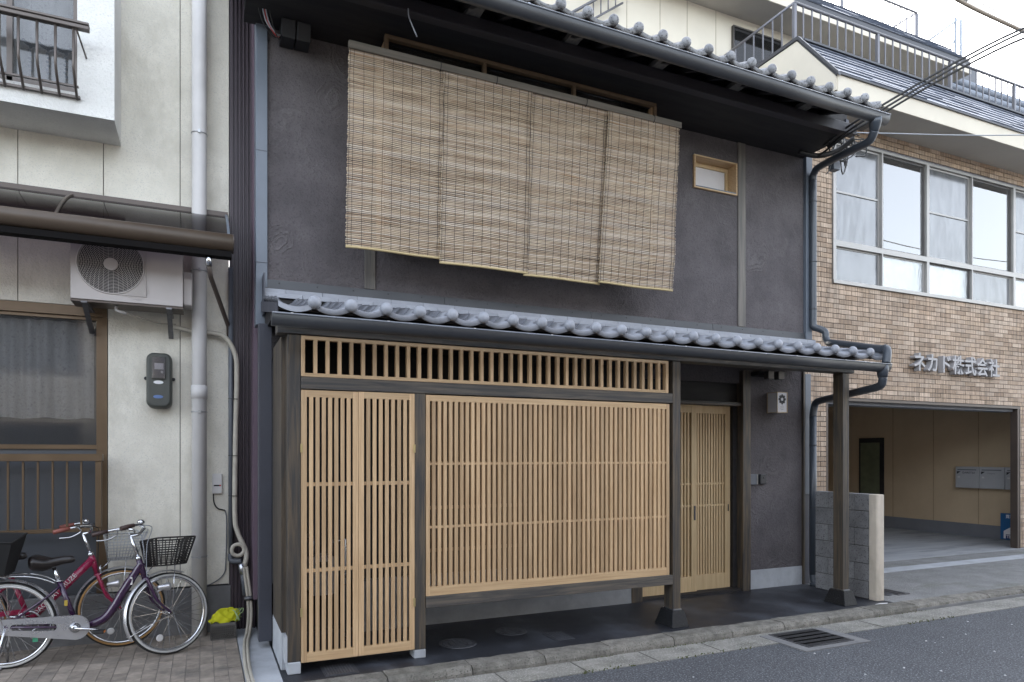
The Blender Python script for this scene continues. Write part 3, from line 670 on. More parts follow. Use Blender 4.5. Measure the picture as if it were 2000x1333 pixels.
for z in (4.45, 3.75, 3.2): obj('pipe_strap', MB().ring((6.478, 5.79, z), rp+.002, .004, 'z', 16, 6), METG, dpo)
under(house)

# things on the house ------------------------------------------------
def rounded(x0, x1, z0, z1, r_, n=5):
    p = []
    for cx, cz, a in ((x1-r_, z1-r_, 0), (x0+r_, z1-r_, 90), (x0+r_, z0+r_, 180), (x1-r_, z0+r_, 270)):
        for i in range(n+1): t = R(a+90*i/n); p.append((cx+r_*math.cos(t), cz+r_*math.sin(t)))
    return p
# wall light box with flower emblem
t = thing('lantern_sign', 'white box lantern sign with wood edges and a black eight-petal flower', 'sign', (5.91, 5.78, 1.978))
x0, x1, y0, y1, z0, z1 = 5.836, 5.989, 5.705, 5.858, 1.978, 2.208
obj('panel', box(x0+.005, x1-.005, y0+.005, y1, z0+.005, z1-.005), WPAP, t)
mb = MB(); e = .006
for x in (x0, x1-e):
    for y in (y0, y1-e): mb.box(x, x+e, y, y+e, z0, z1)
for z in (z0, z1-e):
    mb.box(x0+e, x1-e, y0+.0005, y0+e, z, z+e); mb.box(x0+.0005, x0+e, y0+e, y1-e, z, z+e); mb.box(x1-e, x1-.0005, y0+e, y1-e, z, z+e)
obj('frame', mb, WP, t)
cx, cz = (x0+x1)/2, 2.128
for k in range(8):
    a = k*math.pi/4; pts = []
    for i in range(12):
        q = 2*math.pi*i/12; u = .036+.021*math.cos(q); v = .0150*math.sin(q)*(1.0+.35*math.cos(q))
        pts.append((cx+(u*math.sin(a)+v*math.cos(a))*.95, cz+(u*math.cos(a)-v*math.sin(a))))
    obj('petal', MB().prism(pts, 'y', y0+.0035, y0+.005), INK, t)
mb = MB().ring((cx, y0+.004, cz-.062), .006, .0012, 'y', 12, 4); obj('mark', mb, INKG, t)
mb = MB().box(cx-.025, cx+.025, y0+.0035, y0+.005, cz-.088, cz-.084); mb.box(cx-.034, cx+.034, y0+.0035, y0+.005, cz-.110, cz-.107); mb.box(cx-.014, cx+.014, y0+.0035, y0+.005, cz-.117, cz-.1145)
obj('fine_print', mb, INKG, t); under(t)
# intercom
t = thing('intercom', 'small dark intercom panel with pale side trim on the plaster by the door', 'intercom', (5.61, 5.84, 1.17))
obj('body', box(5.556, 5.664, 5.832, 5.858, 1.172, 1.29), GPVC, t, .004); obj('trim', box(5.548, 5.556, 5.827, 5.858, 1.175, 1.287), FRMW, t); obj('trim', box(5.664, 5.672, 5.827, 5.858, 1.175, 1.287), FRMW, t); under(t)
t = thing('camera_unit', 'tiny dark doorbell camera block to the right of the intercom', 'doorbell', (5.74, 5.84, 1.17))
obj('body', box(5.70, 5.79, 5.815, 5.858, 1.178, 1.288), METG, t, .006); obj('lens', MB().lathe((5.745, 5.815, 1.25), (0, -1, 0), [(.010, 0), (.009, .004), (.003, .006)], 12), INK, t); under(t)
# security light under the lower eave
t = thing('security_light', 'black twin-head security light tucked under the lower eave', 'light', (5.72, 5.75, 2.37))
obj('bracket', box(5.56, 5.96, 5.70, 5.858, 2.385, 2.425), INK, t)
for x in (5.62, 5.77): obj('head', box(x, x+.085, 5.62, 5.69, 2.335, 2.425), FRMD, t, .004)
under(t)
# twin dark boxes under the upper soffit
for k, x in enumerate((.572, .690)):
    t = tag(obj('vent_hood', MB().hexa([(x, 5.70, 4.835), (x+.108, 5.70, 4.835), (x+.108, 5.858, 4.835), (x, 5.858, 4.835)], [(x, 5.66, 4.962), (x+.108, 5.66, 4.962), (x+.108, 5.858, 4.962), (x, 5.858, 4.962)]), mat('black_hood', (.017, .018, .022), None, .6), None, .003),
            'dark box vent hood under the soffit beside the ' + ('corner flashing' if k == 0 else 'other hood, farther from the corner flashing'), 'vent')
tag(obj('dangling_wire', MB().tube(bezier([(1.44, 5.10, 4.93), (1.445, 5.10, 4.87), (1.475, 5.10, 4.80), (1.51, 5.10, 4.73)], 5), .005, 6), CABW), 'short pale wire end dangling from the dark purlin', 'wire')
t = thing('corner_cables', 'loop of grey and red cables hanging by the upper corner flashing', 'cables', (.48, 5.7, 4.85))
for k, (dx, m_) in enumerate(((0, CABW), (.02, CABW), (.012, RED), (-.03, CABL), (.045, CABL))):
    obj('cable', MB().tube(bezier([(.40+dx, 5.55, 5.35), (.415+dx, 5.60, 5.05), (.455+dx, 5.66, 4.90), (.53+dx*.5, 5.70, 4.845-.01*k), (.575, 5.75, 4.87)], 6), .006 if k < 2 else .004, 6), m_, t)
under(t)

# ------------------------------------------------------------------ bamboo blinds
tag(obj('blind_head_rail', box(1.035, 4.226, 5.335, 5.375, 4.664, 4.722), HEDR, None, .002), 'long weathered wooden rail from which the bamboo blinds hang', 'rail')
BL = [(1.040, 1.822, 1.035, 1.830, 3.160, 0), (1.812, 2.622, 1.812, 2.630, 3.122, -.012), (2.612, 3.410, 2.594, 3.378, 3.106, .0), (3.402, 4.205, 3.355, 4.195, 3.118, -.012)]
BLAB = ['bamboo blind at the end beside the bare plaster and the corner flashing', 'bamboo blind hanging lowest, next to the shorter end blind', 'bamboo blind hanging between the low-hanging blind and the end blind by the small window', 'bamboo blind at the end nearest the small wooden window']
for k, (xa, xb, ya, yb, zb, dy) in enumerate(BL):
    t = thing('bamboo_blind', BLAB[k], 'blind', ((xa+xb)/2, 5.4, zb), 'bamboo blinds over the upper window')
    zt = 4.676; pit = .0137; N = int((zt-zb)/pit); rods = MB(); ph = rnd.random()*6
    def yat(x, z, ph=ph, k=k, dy=dy):
        f = (zt-z)/(zt-zb); u = (x-xa)/(xb-xa)
        return 5.362+.10*f+dy+.012*math.sin(3.1*f+ph)*math.sin(math.pi*min(1, f*2))+.010*math.sin(2*math.pi*u+ph)*f - (.016*math.exp(-((f-.78)/.09)**2)*u if k == 3 else 0)
    def xat(u, z):
        f = (zt-z)/(zt-zb); a = xa+(ya-xa)*f; b = xb+(yb-xb)*f; return a+(b-a)*u
    for i in range(N):
        z = zt-.01-i*pit; r_ = .0056+rnd.uniform(-.0009, .0009); e0, e1 = rnd.uniform(-.006, .003), rnd.uniform(-.003, .006)
        tilt = rnd.uniform(-.002, .002); pts = []
        for q in range(9):
            u = q/8; x = xat(u, z)+(e0 if q == 0 else e1 if q == 8 else 0); pts.append((x, yat(x, z)+rnd.uniform(-.0012, .0012), z+tilt*(u-.5)+.0018*math.sin(u*9+i*.7+ph)))
        rods.tube(pts, r_, 5)
    tag(obj('rods', rods, BAMB, t), kind='stuff')
    cords = MB(); us = [.012, .05]+[.15+.10*q for q in range(8)]+[.95, .988]
    for u in us:
        pts = []
        for q in range(25):
            z = zt+(zb-zt)*q/24; x = xat(u, z)+.002*math.sin(q*1.3+u*20); pts.append((x, yat(x, z)-.0068, z))
        cords.tube(pts, .0017, 4)
    tag(obj('cords', cords, CORD, t), kind='stuff')
    pts = [(xat(q/8, zb), yat(xat(q/8, zb), zb), zb-.004) for q in range(9)]
    obj('bottom_bar', MB().tube(pts, .011, 8), STUC, t)
    under(t)
for k, x in enumerate((1.78, 2.28, 3.16, 3.90)):
    tag(obj('blind_tie', MB().ring((x, 5.355, 4.693), .037, .003, 'x', 12, 5), CORD), 'black cord tied round the blind head rail', 'cord', 'ties round the head rail')

# ------------------------------------------------------------------ porch covers and grates
def cover(x, y, rx, label, ring2=.9):
    t = thing('manhole_cover', label, 'manhole cover', (x, y, 0))
    obj('rim', MB().lathe((x, y, 0), (0, 0, 1), [(rx, .001), (rx, .006), (rx*.93, .006), (rx*.93, .002)], 36, False), IRON, t)
    obj('lid', MB().lathe((x, y, 0), (0, 0, 1), [(rx*.91, .001), (rx*.91, .005), (rx*.88, .006)], 36), IRON, t)
    for q in range(-4, 5):
        hw = math.sqrt(max(0, (rx*.8)**2-(q*rx*.19)**2))
        for s_ in range(5):
            a = -hw+2*hw*s_/5; obj('tread', box(x+a+.004, x+a+2*hw/5-.004, y+q*rx*.19-.008, y+q*rx*.19+.008, .006, .009), IRON, t)
    obj('key_slot', box(x-rx*.5, x-rx*.25, y+rx*.55, y+rx*.65, .0092, .0098), INK, t)
    obj('key_slot', box(x+rx*.2, x+rx*.5, y-rx*.6, y-rx*.5, .0092, .0098), INK, t)
    under(t)
cover(1.855, 5.13, .150, 'larger round iron manhole cover near the wooden gate')
cover(2.400, 5.30, .135, 'smaller round iron manhole cover beside the square lid')
def squarelid(x0, x1, y0, y1, label, n):
    t = thing('access_cover', label, 'lid', ((x0+x1)/2, (y0+y1)/2, 0))
    obj('frame', box(x0, x1, y0, y1, .0005, .004), IRON, t); obj('lid', box(x0+.01, x1-.01, y0+.01, y1-.01, .0041, .007), IRON, t)
    for q in range(n):
        xx = x0+.02+(x1-x0-.04)*q/n; obj('tread', box(xx, xx+(x1-x0-.04)/n*.55, y0+.022, y1-.022, .0071, .011), STL if n > 8 else IRON, t)
    under(t)
squarelid(2.60, 2.78, 4.87, 5.12, 'small square iron lid set in the black porch floor', 5)
squarelid(.76, .99, 4.72, 4.97, 'square patterned lid in front of the wooden gate', 10)
t = thing('drain_grate', 'steel slotted drain grate in the gutter by the kerb', 'grate', (4.72, 4.24, RZ))
tag(obj('collar', MB().box(4.36, 5.10, 3.96, 4.03, -.15, RZ+.01).box(4.36, 4.46, 4.03, 4.46, -.15, RZ+.01).box(4.985, 5.10, 4.03, 4.46, -.15, RZ+.01), CONG, t))
obj('pit', box(4.46, 4.985, 4.03, 4.46, -.30, -.042+RZ*0-.0065), INK, t)
obj('frame', MB().box(4.46, 4.985, 4.03, 4.045, -.1, RZ+.014).box(4.46, 4.985, 4.445, 4.46, -.1, RZ+.014).box(4.46, 4.475, 4.045, 4.445, -.1, RZ+.014).box(4.97, 4.985, 4.045, 4.445, -.1, RZ+.014), STL, t)
for q in range(14): obj('bar', box(4.475+q*.0354+.008, 4.475+q*.0354+.020, 4.045, 4.445, RZ-.035, RZ+.012), STL, t)
for q in range(4): obj('cross_bar', box(4.475, 4.97, 4.105+q*.085, 4.13+q*.085, RZ-.03, RZ+.0135), STL, t)
under(t)

# gas meter behind the gate
t = thing('gas_meter', 'grey gas meter with pipes behind the slatted gate', 'meter', (.84, 5.5, .25))
obj('body', MB().prism(rounded(.745, .955, .42, .72, .05), 'y', 5.40, 5.56), MAIL, t); obj('dial', box(.79, .91, 5.392, 5.40, .60, .68), INK, t)
obj('pipe', MB().tube([(.78, 5.48, .72), (.78, 5.48, .86), (.70, 5.6, .9), (.70, 5.82, .9)], .016, 8), ALU, t); obj('pipe', MB().tube([(.92, 5.48, .72), (.92, 5.48, .82), (1.05, 5.6, .82), (1.05, 5.6, 0)], .016, 8), ALU, t)
under(t)

# ------------------------------------------------------------------ left neighbour
lb = thing('white_house', 'white rendered house with brown window frames and a projecting upper bay', 'house', (-1.0, 6.4, 0))
obj('wall_core', MB().box(-6, .205, 6.56, 12, .0, 7.2).box(-.695, .205, 6.37, 6.559, .4, 7.2).box(-6, -.696, 6.37, 6.559, 2.70, 7.2), GRT, lb)
GV = .006
for (a, b, z0, z1) in ((-.168, .208, .40, 7.2), (-.700, -.168, .40, 7.2), (-.723, -.7001, 2.69, 7.2), (-1.291, -.723, 2.69, 7.2), (-2.0, -1.291, 2.69, 7.2), (-6, -2.0, 2.69, 7.2)):
    if b == -.7001: continue
    a2 = -.7225 if a == -.700 else a
    if a == -.700:
        mb = MB().box(-.690, b-GV/2, 6.35, 6.40, .40, 2.689).box(-.7225+GV/2, b-GV/2, 6.35, 6.40, 2.69, 7.2)
    else: mb = MB().box(a+GV/2, b-GV/2*(b < .2), 6.35, 6.40, z0, z1)
    obj('wall_panel', mb, WHW, lb)
obj('plinth', box(-6, .224, 6.335, 6.5, -.02, .385), CONG, lb, .004)
obj('side_skin', box(.2055, .212, 6.40, 12, 0, 7.2), WHW, lb)
# upper bay
bay = obj('upper_bay', MB().box(-4, -.598, 5.88, 6.349, 4.005, 4.16).box(-.835, -.598, 5.88, 6.349, 4.1601, 7.2).box(-4, -2.2, 5.88, 6.349, 4.1601, 7.2).box(-2.2, -.836, 5.88, 6.349, 5.6, 7.2), WHB, lb)
obj('interior', box(-2.2, -.836, 6.02, 6.34, 4.161, 5.6), CURT, bay)
for x0, x1 in ((-.862, -.837), (-1.266, -1.232), (-2.2, -2.17)): obj('window_frame', box(x0, x1, 5.90, 5.945, 4.162, 5.6), BRZK, bay)
obj('window_frame', box(-2.17, -.862, 5.90, 5.945, 4.162, 4.20), BRZK, bay)
for a, b in ((-1.232, -.862), (-2.17, -1.266)): obj('pane', box(a, b, 5.92, 5.926, 4.20, 5.6), GWIN, bay)
for q in range(5):
    pts = [(-.905-.03*q*0-.095*q*.9, 5.98, 4.52)]
orn = MB()
for q in range(22): orn.lathe((-1.18+q*.014, 5.97, 4.51-.025*abs(math.sin(q*.45))), (0, -1, 0), [(.013, 0), (.013, .004)], 8)
for xx in (-1.14, -1.03, -.92):
    for q in range(7): orn.lathe((xx+.004*(-1)**q, 5.97, 4.47-q*.028), (0, -1, 0), [(.011, 0), (.011, .004)], 8)
tag(obj('bead_curtain', orn, GPVC), 'dark beaded trim hanging inside the upper bay window', 'curtain')
rl = thing('window_rail', 'brown metal safety rail with bent bars across the upper bay window', 'railing', (-1.3, 5.75, 4.07))
obj('hand_rail', MB().box(-2.4, -.735, 5.665, 5.735, 4.560, 4.578).box(-2.4, -.735, 5.675, 5.725, 4.532, 4.5595), BRZK, rl, .003)
obj('bottom_rail', box(-2.4, -.812, 5.845, 5.873, 4.108, 4.124), BRZK, rl); obj('mid_rail', box(-2.4, -.815, 5.795, 5.815, 4.163, 4.175), BRZK, rl)
for q in range(14):
    x = -.832-q*.108
    obj('bar', MB().tube([(x, 5.70, 4.535), (x, 5.70, 4.27), (x, 5.715, 4.235), (x, 5.858, 4.10)], .0095, 6), BRZK, rl)
obj('stay', MB().tube([(-.815, 5.70, 4.535), (-.775, 5.87, 4.42)], .006, 6), BRZK, rl)
under(rl)
# ground-floor window
wn = obj('ground_window', MB().box(-6, -.697, 6.36, 6.44, 2.612, 2.688).box(-.735, -.697, 6.36, 6.44, .39, 2.611), BRZ, lb)
obj('frame', MB().box(-.775, -.7355, 6.385, 6.43, .39, 2.61), BRZ, wn); obj('frame', MB().box(-3, -.776, 6.385, 6.43, 1.55, 1.585).box(-3, -.776, 6.385, 6.43, 2.585, 2.61), BRZ, wn)
obj('pane', box(-3, -.776, 6.40, 6.406, 1.586, 2.584), GWIN, wn); obj('pane', box(-3, -.776, 6.40, 6.406, .39, 1.549), GLOW, wn)
cu = MB(); cu.grid(lambda u, v: (-2.2+1.40*u, 6.475+.022*math.sin(u*62+math.sin(u*9)*2)+.01*math.sin(u*23), 1.795+.78*v-.006*math.sin(u*31)*(1-v)), 120, 4)
tag(obj('curtain', cu, CURT), 'grey sheer curtain hanging inside the ground-floor window', 'curtain')
obj('room', box(-3.2, -.70, 6.54, 6.555, .39, 2.69), ROOM, lb)
wr = thing('window_guard', 'bronze aluminium guard rail of upright bars below the curtained window', 'railing', (-1.0, 6.25, .9))
obj('top_rail', box(-3, -.712, 6.20, 6.265, 1.455, 1.512), BRZ, wr, .003); obj('bottom_rail', box(-3, -.722, 6.215, 6.25, .905, .935), BRZ, wr, .002)
obj('end_post', box(-.762, -.720, 6.21, 6.255, .936, 1.454), BRZ, wr, .002)
for q in range(16): obj('bar', box(-.864-q*.094, -.851-q*.094, 6.222, 6.243, .936, 1.454), BRZ, wr)
under(wr)
# downpipe on the white house
dpx = obj('downpipe', MB().tube([(-.022, 6.245, .0), (-.022, 6.245, 7.2)], .058, 20), PVC, lb)
obj('pipe_socket', MB().tube([(-.022, 6.245, 1.97), (-.022, 6.245, 2.08)], .0635, 20), PVC, dpx)
for z in (4.17, 3.03, 1.86, .66): obj('pipe_strap', MB().ring((-.022, 6.245, z), .0605, .004, 'z', 20, 6).box(-.030, -.014, 6.172, 6.19, z-.012, z+.014), WIRE, dpx)
under(lb)

# canopy
cn = thing('canopy', 'smoked brown lean-to canopy with bronze gutter above the air conditioner', 'canopy', (-1.0, 5.9, 3.1))
sh = MB(); sh.grid(lambda u, v: (-3+3.2*u, 5.63+.71*v, 3.165+.385*v+.035*math.sin(math.pi*v)), 8, 10)
obj('sheet', sh, GBRN, cn)
obj('wall_bar', box(-3, .20, 6.31, 6.349, 3.53, 3.575), BRZD, cn)
for x in (-2.0, -.93, .185): obj('rafter_bar', MB().tube([(x, 5.63+.71*v, 3.165+.385*v+.035*math.sin(math.pi*v)+.004) for v in [q/10 for q in range(11)]], .013, 4), FLSH if x > 0 else BRZD, cn)
gp = [(5.64, 3.176), (5.59, 3.176), (5.567, 3.166), (5.555, 3.145), (5.552, 3.120), (5.558, 3.095), (5.575, 3.072), (5.605, 3.055), (5.675, 3.050), (5.675, 3.16)]
obj('gutter', MB().prism(gp, 'x', -3, .212, True), mat('canopy_bronze', (.085, .062, .044), (.072, .052, .037), .42, 4, rvar=.06), cn); obj('shaded_underside', box(-3, .205, 5.60, 5.70, 3.005, 3.049), mat('underside_shade', (.009, .008, .008), None, .8, spec=.1), cn)  # lower part coloured black to paint in the shade below the gutter
obj('end_cap', MB().prism([(a, b) for a, b in gp], 'x', .213, .220), BRZD, cn)
obj('outlet', MB().tube([(.045, 5.64, 3.02), (.045, 5.64, 2.93)], .023, 12), CHR, cn)
obj('outlet_pipe', MB().tube([(.045, 5.64, 2.95), (.06, 5.70, 2.86), (.205, 6.31, 2.60), (.21, 6.32, 2.5)], .018, 10), BRZD, cn)
under(cn)
# air conditioner
ac = thing('air_conditioner', 'cream outdoor air-conditioner unit with round fan grille on wall brackets', 'air conditioner', (-.51, 6.08, 2.665))
x0, x1, y0, y1, z0, z1 = -.887, -.139, 5.95, 6.20, 2.668, 3.215
fx, fz, fr_ = -.628, 2.945, .222
hole = 40; outer = rounded(x0, x1, z0, z1, .012, 9); 
mb = MB(); mb.box(x0, x1, y0+.05, y1, z0, z1)
# front panel with a round hole
ring_i = [(fx+fr_*math.cos(2*math.pi*i/48), fz+fr_*math.sin(2*math.pi*i/48)) for i in range(48)]
def rectpt(a):
    c, s_ = math.cos(a), math.sin(a); t_ = 1e9
    for lim, comp, org in ((x1, c, fx), (x0, c, fx), (z1, s_, fz), (z0, s_, fz)):
        if abs(comp) > 1e-9:
            q = (lim-org)/comp
            if q > 0: t_ = min(t_, q)
    return (fx+c*t_, fz+s_*t_)
angs = sorted([2*math.pi*i/48 for i in range(48)]+[math.atan2(zz-fz, xx-fx) % (2*math.pi) for xx in (x0, x1) for zz in (z0, z1)])
o = len(mb.v); nA = len(angs)
for a in angs:
    rx, rz = rectpt(a); mb.v += [(fx+fr_*math.cos(a), y0, fz+fr_*math.sin(a)), (rx, y0, rz), (fx+fr_*math.cos(a), y0+.049, fz+fr_*math.sin(a)), (rx, y0+.049, rz)]
for i in range(nA):
    a, b = o+4*i, o+4*((i+1) % nA); mb.face((a, b, b+1, a+1)); mb.face((a, a+2, b+2, b)); mb.face((a+1, b+1, b+3, a+3))
obj('casing', mb, ACW, ac)
obj('fan_recess', MB().lathe((fx, y0+.045, fz), (0, -1, 0), [(fr_-.002, 0), (fr_-.004, .003)], 40), ACD, ac)
gr = MB()
for q in range(17):
    rr = .048+q*.0108
    if rr < fr_: gr.ring((fx, y0-.004, fz), rr, .0019, 'y', 44, 5)
for q in range(16):
    ra, rb_ = .048+q*.0108, .048+(q+1)*.0108; nn = 10+2*q
    if rb_ > fr_: break
    for j in range(nn):
        a = 2*math.pi*(j+(.5 if q % 2 else 0))/nn
        gr.tube([(fx+math.cos(a)*ra, y0-.004, fz+math.sin(a)*ra), (fx+math.cos(a)*rb_, y0-.004, fz+math.sin(a)*rb_)], .0016, 4)
tag(obj('fan_grille', gr, ACG, ac), kind='stuff')
obj('hub_disc', MB().lathe((fx, y0-.002, fz), (0, -1, 0), [(.048, 0), (.048, .006), (.044, .009)], 28), ACW, ac)
obj('grille_rim', MB().ring((fx, y0-.003, fz), fr_, .006, 'y', 48, 6), ACW, ac)
obj('corner_grille', MB().tube([(fx+.02, y0-.003, fz-fr_), (fx+fr_+.012, y0-.003, fz-fr_-.006), (fx+fr_+.014, y0-.003, fz+.22)], .005, 6), ACW, ac)
cg = MB()
for q in range(9):
    rr = fr_+.012+q*.0105; cg.ring((fx, y0-.0015, fz), rr, .002, 'y', 8, 4, -45-min(40, 36/(1+q*.28)), -45+min(40, 36/(1+q*.28)))
tag(obj('corner_louvres', cg, ACG, ac), kind='stuff')
obj('corner_dark', MB().prism([(fx+.12, fz-fr_+.02), (fx+fr_+.006, fz-fr_-.001), (fx+fr_+.006, fz-.12), (fx+.16, fz-.16)], 'y', y0-.0012, y0-.0002), ACG, ac)
obj('valve_cover', MB().prism([(6.0, 2.69), (6.17, 2.69), (6.17, 2.93), (6.10, 2.98), (6.0, 2.90)], 'x', -.1385, -.072), ACW, ac, .008)
obj('base_tray', box(x0-.002, x1+.002, y0+.01, y1, z0-.018, z0-.0005), BRZD, ac)
for x in (-.80, -.235):
    obj('bracket', MB().box(x-.02, x+.02, 5.93, 6.34, z0-.032, z0-.019).hexa([(x-.018, 6.0, z0-.05), (x+.018, 6.0, z0-.05), (x+.018, 6.34, z0-.20), (x-.018, 6.34, z0-.20)], [(x-.018, 5.95, z0-.033), (x+.018, 5.95, z0-.033), (x+.018, 6.34, z0-.17), (x-.018, 6.34, z0-.17)]), STL, ac)
obj('drain_elbow', MB().tube(bezier([(-.60, 6.05, z0-.02), (-.60, 6.05, z0-.05), (-.54, 6.08, z0-.06)], 5), .012, 8), PVC, ac)
obj('drain_hose', MB().tube(bezier([(-.54, 6.08, z0-.06), (-.42, 6.15, 2.585), (-.30, 6.22, 2.57), (-.2, 6.28, 2.58)], 6), .007, 8), HOSE, ac)
under(ac)
# electricity meter
mt = thing('electric_meter', 'dark green-grey electricity meter box with a small glass window', 'meter', (-.32, 6.3, 1.88))
pf = rounded(-.412, -.225, 1.885, 2.335, .055)
mb = MB(); n = len(pf); cxm, czm = -.3185, 2.11
for sc_, yy in ((1, 6.349), (1, 6.26), (.93, 6.225), (.80, 6.215)):
    for (a, b) in pf: mb.v.append((cxm+(a-cxm)*sc_, yy, czm+(b-czm)*(1-(1-sc_)*.45)))
for r_ in range(3):
    for i in range(n): mb.face((r_*n+i, r_*n+(i+1) % n, (r_+1)*n+(i+1) % n, (r_+1)*n+i), True)
mb.face([3*n+i for i in range(n)])
obj('body', mb, MTG, mt)
obj('window_frame', MB().box(-.372, -.268, 6.205, 6.2145, 2.118, 2.30), MTG, mt, .003)
obj('dial_plate', box(-.366, -.274, 6.2025, 6.2045, 2.124, 2.294), INKG, mt)
obj('label_plate', MB().box(-.350, -.285, 6.2005, 6.202, 2.195, 2.245).box(-.305, -.288, 6.2005, 6.202, 2.165, 2.185), WPAP, mt)
obj('pane', box(-.368, -.272, 6.195, 6.1975, 2.122, 2.296), GMET, mt)
def oval(cx, cz, a, b): return [(cx+a*math.cos(2*math.pi*i/20), cz+b*math.sin(2*math.pi*i/20)) for i in range(20)]
obj('oval_plate', MB().prism(oval(-.322, 2.092, .036, .014), 'y', 6.2125, 6.2145), WHT, mt)
obj('oval_plate', MB().prism(oval(-.324, 1.975, .036, .014), 'y', 6.2125, 6.2145), mat('sky_sticker', (.12, .2, .42), None, .5), mt)
obj('cover_seam', box(-.40, -.235, 6.2155, 6.2175, 2.066, 2.069), INK, mt)
for x in (-.42, -.217): obj('lug', MB().lathe((x, 6.33, 2.13), (0, -1, 0), [(.014, 0), (.014, .015), (.010, .02)], 10), INK, mt)
under(mt)
# switch box
t = thing('switch_box', 'small grey switch box with a red button on the white wall', 'switch box', (.115, 6.34, 1.17))
obj('body', box(.077, .155, 6.315, 6.349, 1.175, 1.345), PVC, t, .005); obj('slot', box(.09, .135, 6.3125, 6.3148, 1.238, 1.250), INK, t); obj('button', MB().lathe((.140, 6.315, 1.244), (0, -1, 0), [(.007, 0), (.006, .004)], 10), RED, t)
obj('cable', MB().tube(bezier([(.087, 6.335, 1.175), (.092, 6.335, 1.10), (.12, 6.335, 1.05), (.178, 6.335, 1.03)], 6), .006, 6), CABL, t); under(t)
# service pipes at the corner
t = thing('service_pipes', 'bundle of beige hose and dark pipe running down the corner of the white house', 'pipes', (.25, 6.2, 0))
obj('dark_pipe', MB().tube([(.222, 6.29, 3.1), (.222, 6.29, .66)], .020, 10), GPVC, t)
obj('dark_elbow', MB().tube(bezier([(.222, 6.29, .66), (.224, 6.285, .61), (.26, 6.27, .60), (.31, 6.25, .605)], 5), .024, 10), GPVC, t)
obj('hose', MB().tube(bezier([(-.22, 6.27, 2.56), (-.078, 6.285, 2.535), (.08, 6.29, 2.53), (.178, 6.27, 2.498), (.25, 6.25, 2.372), (.268, 6.24, 2.199), (.258, 6.24, 1.674), (.252, 6.24, 1.021), (.275, 6.24, .846), (.338, 6.22, .689), (.335, 6.2, .60), (.32, 6.2, .565)], 8), .0205, 10), HOSE, t)
obj('hose_loop', MB().ring((.275, 6.215, .70), .048, .017, 'y', 28, 8), HOSE, t)
obj('sleeve', MB().tube([(.305, 6.2, .56), (.33, 6.18, .32)], .021, 8), GPVC, t); obj('tape', MB().tube([(.30, 6.195, .585), (.312, 6.19, .50)], .026, 8), ALU, t)
for k, dx in enumerate((0, .024)):
    obj('floor_hose', MB().tube(bezier([(.318+dx, 6.18, .56), (.345+dx, 6.15, .33), (.352+dx, 6.12, .17), (.335+dx, 6.05, .035), (.305+dx*1.0, 5.80, .018), (.283+dx, 5.36, .018), (.275+dx, 4.95, .018), (.285+dx, 4.62, .018)], 8), .0125, 8), HOSE, t)
for z in (1.98, 1.5, 1.16): obj('tie', MB().tube([(.20, 6.225, z), (.275, 6.215, z-.004)], .004, 4), CABL, t)
obj('band', MB().tube([(.322, 6.128, .30), (.385, 6.122, .305)], .018, 8), STL, t)
obj('thin_wire', MB().tube(bezier([(.178, 6.335, 1.03), (.19, 6.335, .95), (.185, 6.335, .60), (.165, 6.335, .48), (.06, 6.33, .405), (-.04, 6.32, .40)], 6), .005, 6), GPVC, t)
under(t)

# crate and yellow cloth
t = thing('plastic_crate', 'grey perforated plastic crate at the foot of the corner pipes', 'crate', (.17, 6.12, 0))
x0, x1, y0, y1, h = .062, .252, 6.03, 6.22, .135
mb = MB(); mb.box(x0+.01, x1-.01, y0+.01, y1-.01, .004, .010)
obj('base', mb, CRAT, t)
def wall_grid(ax, c, a0, a1, t0):
    mb = MB(); nx, nz = 12, 6
    def bar(u0, u1, z0, z1):
        if ax == 'y': mb.box(u0, u1, c, c+t0, z0, z1)
        else: mb.box(c, c+t0, u0, u1, z0, z1)
    for i in range(nx+1): u = a0+(a1-a0)*i/nx; bar(u-.0032, u+.0032, .012, h-.022)
    for i in range(nz): z = .016+(h-.045)*i/(nz-1); bar(a0, a1, z-.003, z+.003)
    bar(a0, a1, h-.022, h); bar(a0, a1, .0, .014)
    return mb
for ax, c, a0, a1 in (('y', y0, x0, x1), ('y', y1-.004, x0, x1), ('x', x0, y0+.005, y1-.005), ('x', x1-.004, y0+.005, y1-.005)): obj('side', wall_grid(ax, c, a0, a1, .004), CRAT, t)
under(t)
def lump(u, v):
    a = 2*math.pi*u; f = v; rx, ry = .112, .066
    k = math.sin(math.pi*(.08+.92*f)*.5+0) if f < 1 else 1
    rr = math.cos(math.pi/2*f)**.55
    nx = 1+.10*math.sin(a*3+f*5)+.06*math.sin(a*7-f*9)
    return (.165+rx*rr*math.cos(a)*nx+.035*f, 6.125+ry*rr*math.sin(a)*nx, .128+.090*math.sin(math.pi/2*f)*(1+.13*math.sin(a*2+1))+.012*math.sin(a*5+f*12))
mb = MB().grid(lump, 48, 16)
t = thing('yellow_bag', 'bright yellow cloth bundle tied with green cord in the crate', 'bag', (.165, 6.125, .1))
obj('cloth', mb, YELL, t)
def rope(q):
    pts = []
    for i in range(22):
        a = math.pi*(.02+.96*i/21); pts.append((.245+.012*q+.02*math.sin(a*3+q), 6.125-.074*math.cos(a)*(1-.08*q), .13+.090*math.sin(a)+.006*math.sin(7*a+q)))
    return pts
for q in range(5): obj('cord', MB().tube(rope(q), .0035, 5), ROPE, t)
under(t)

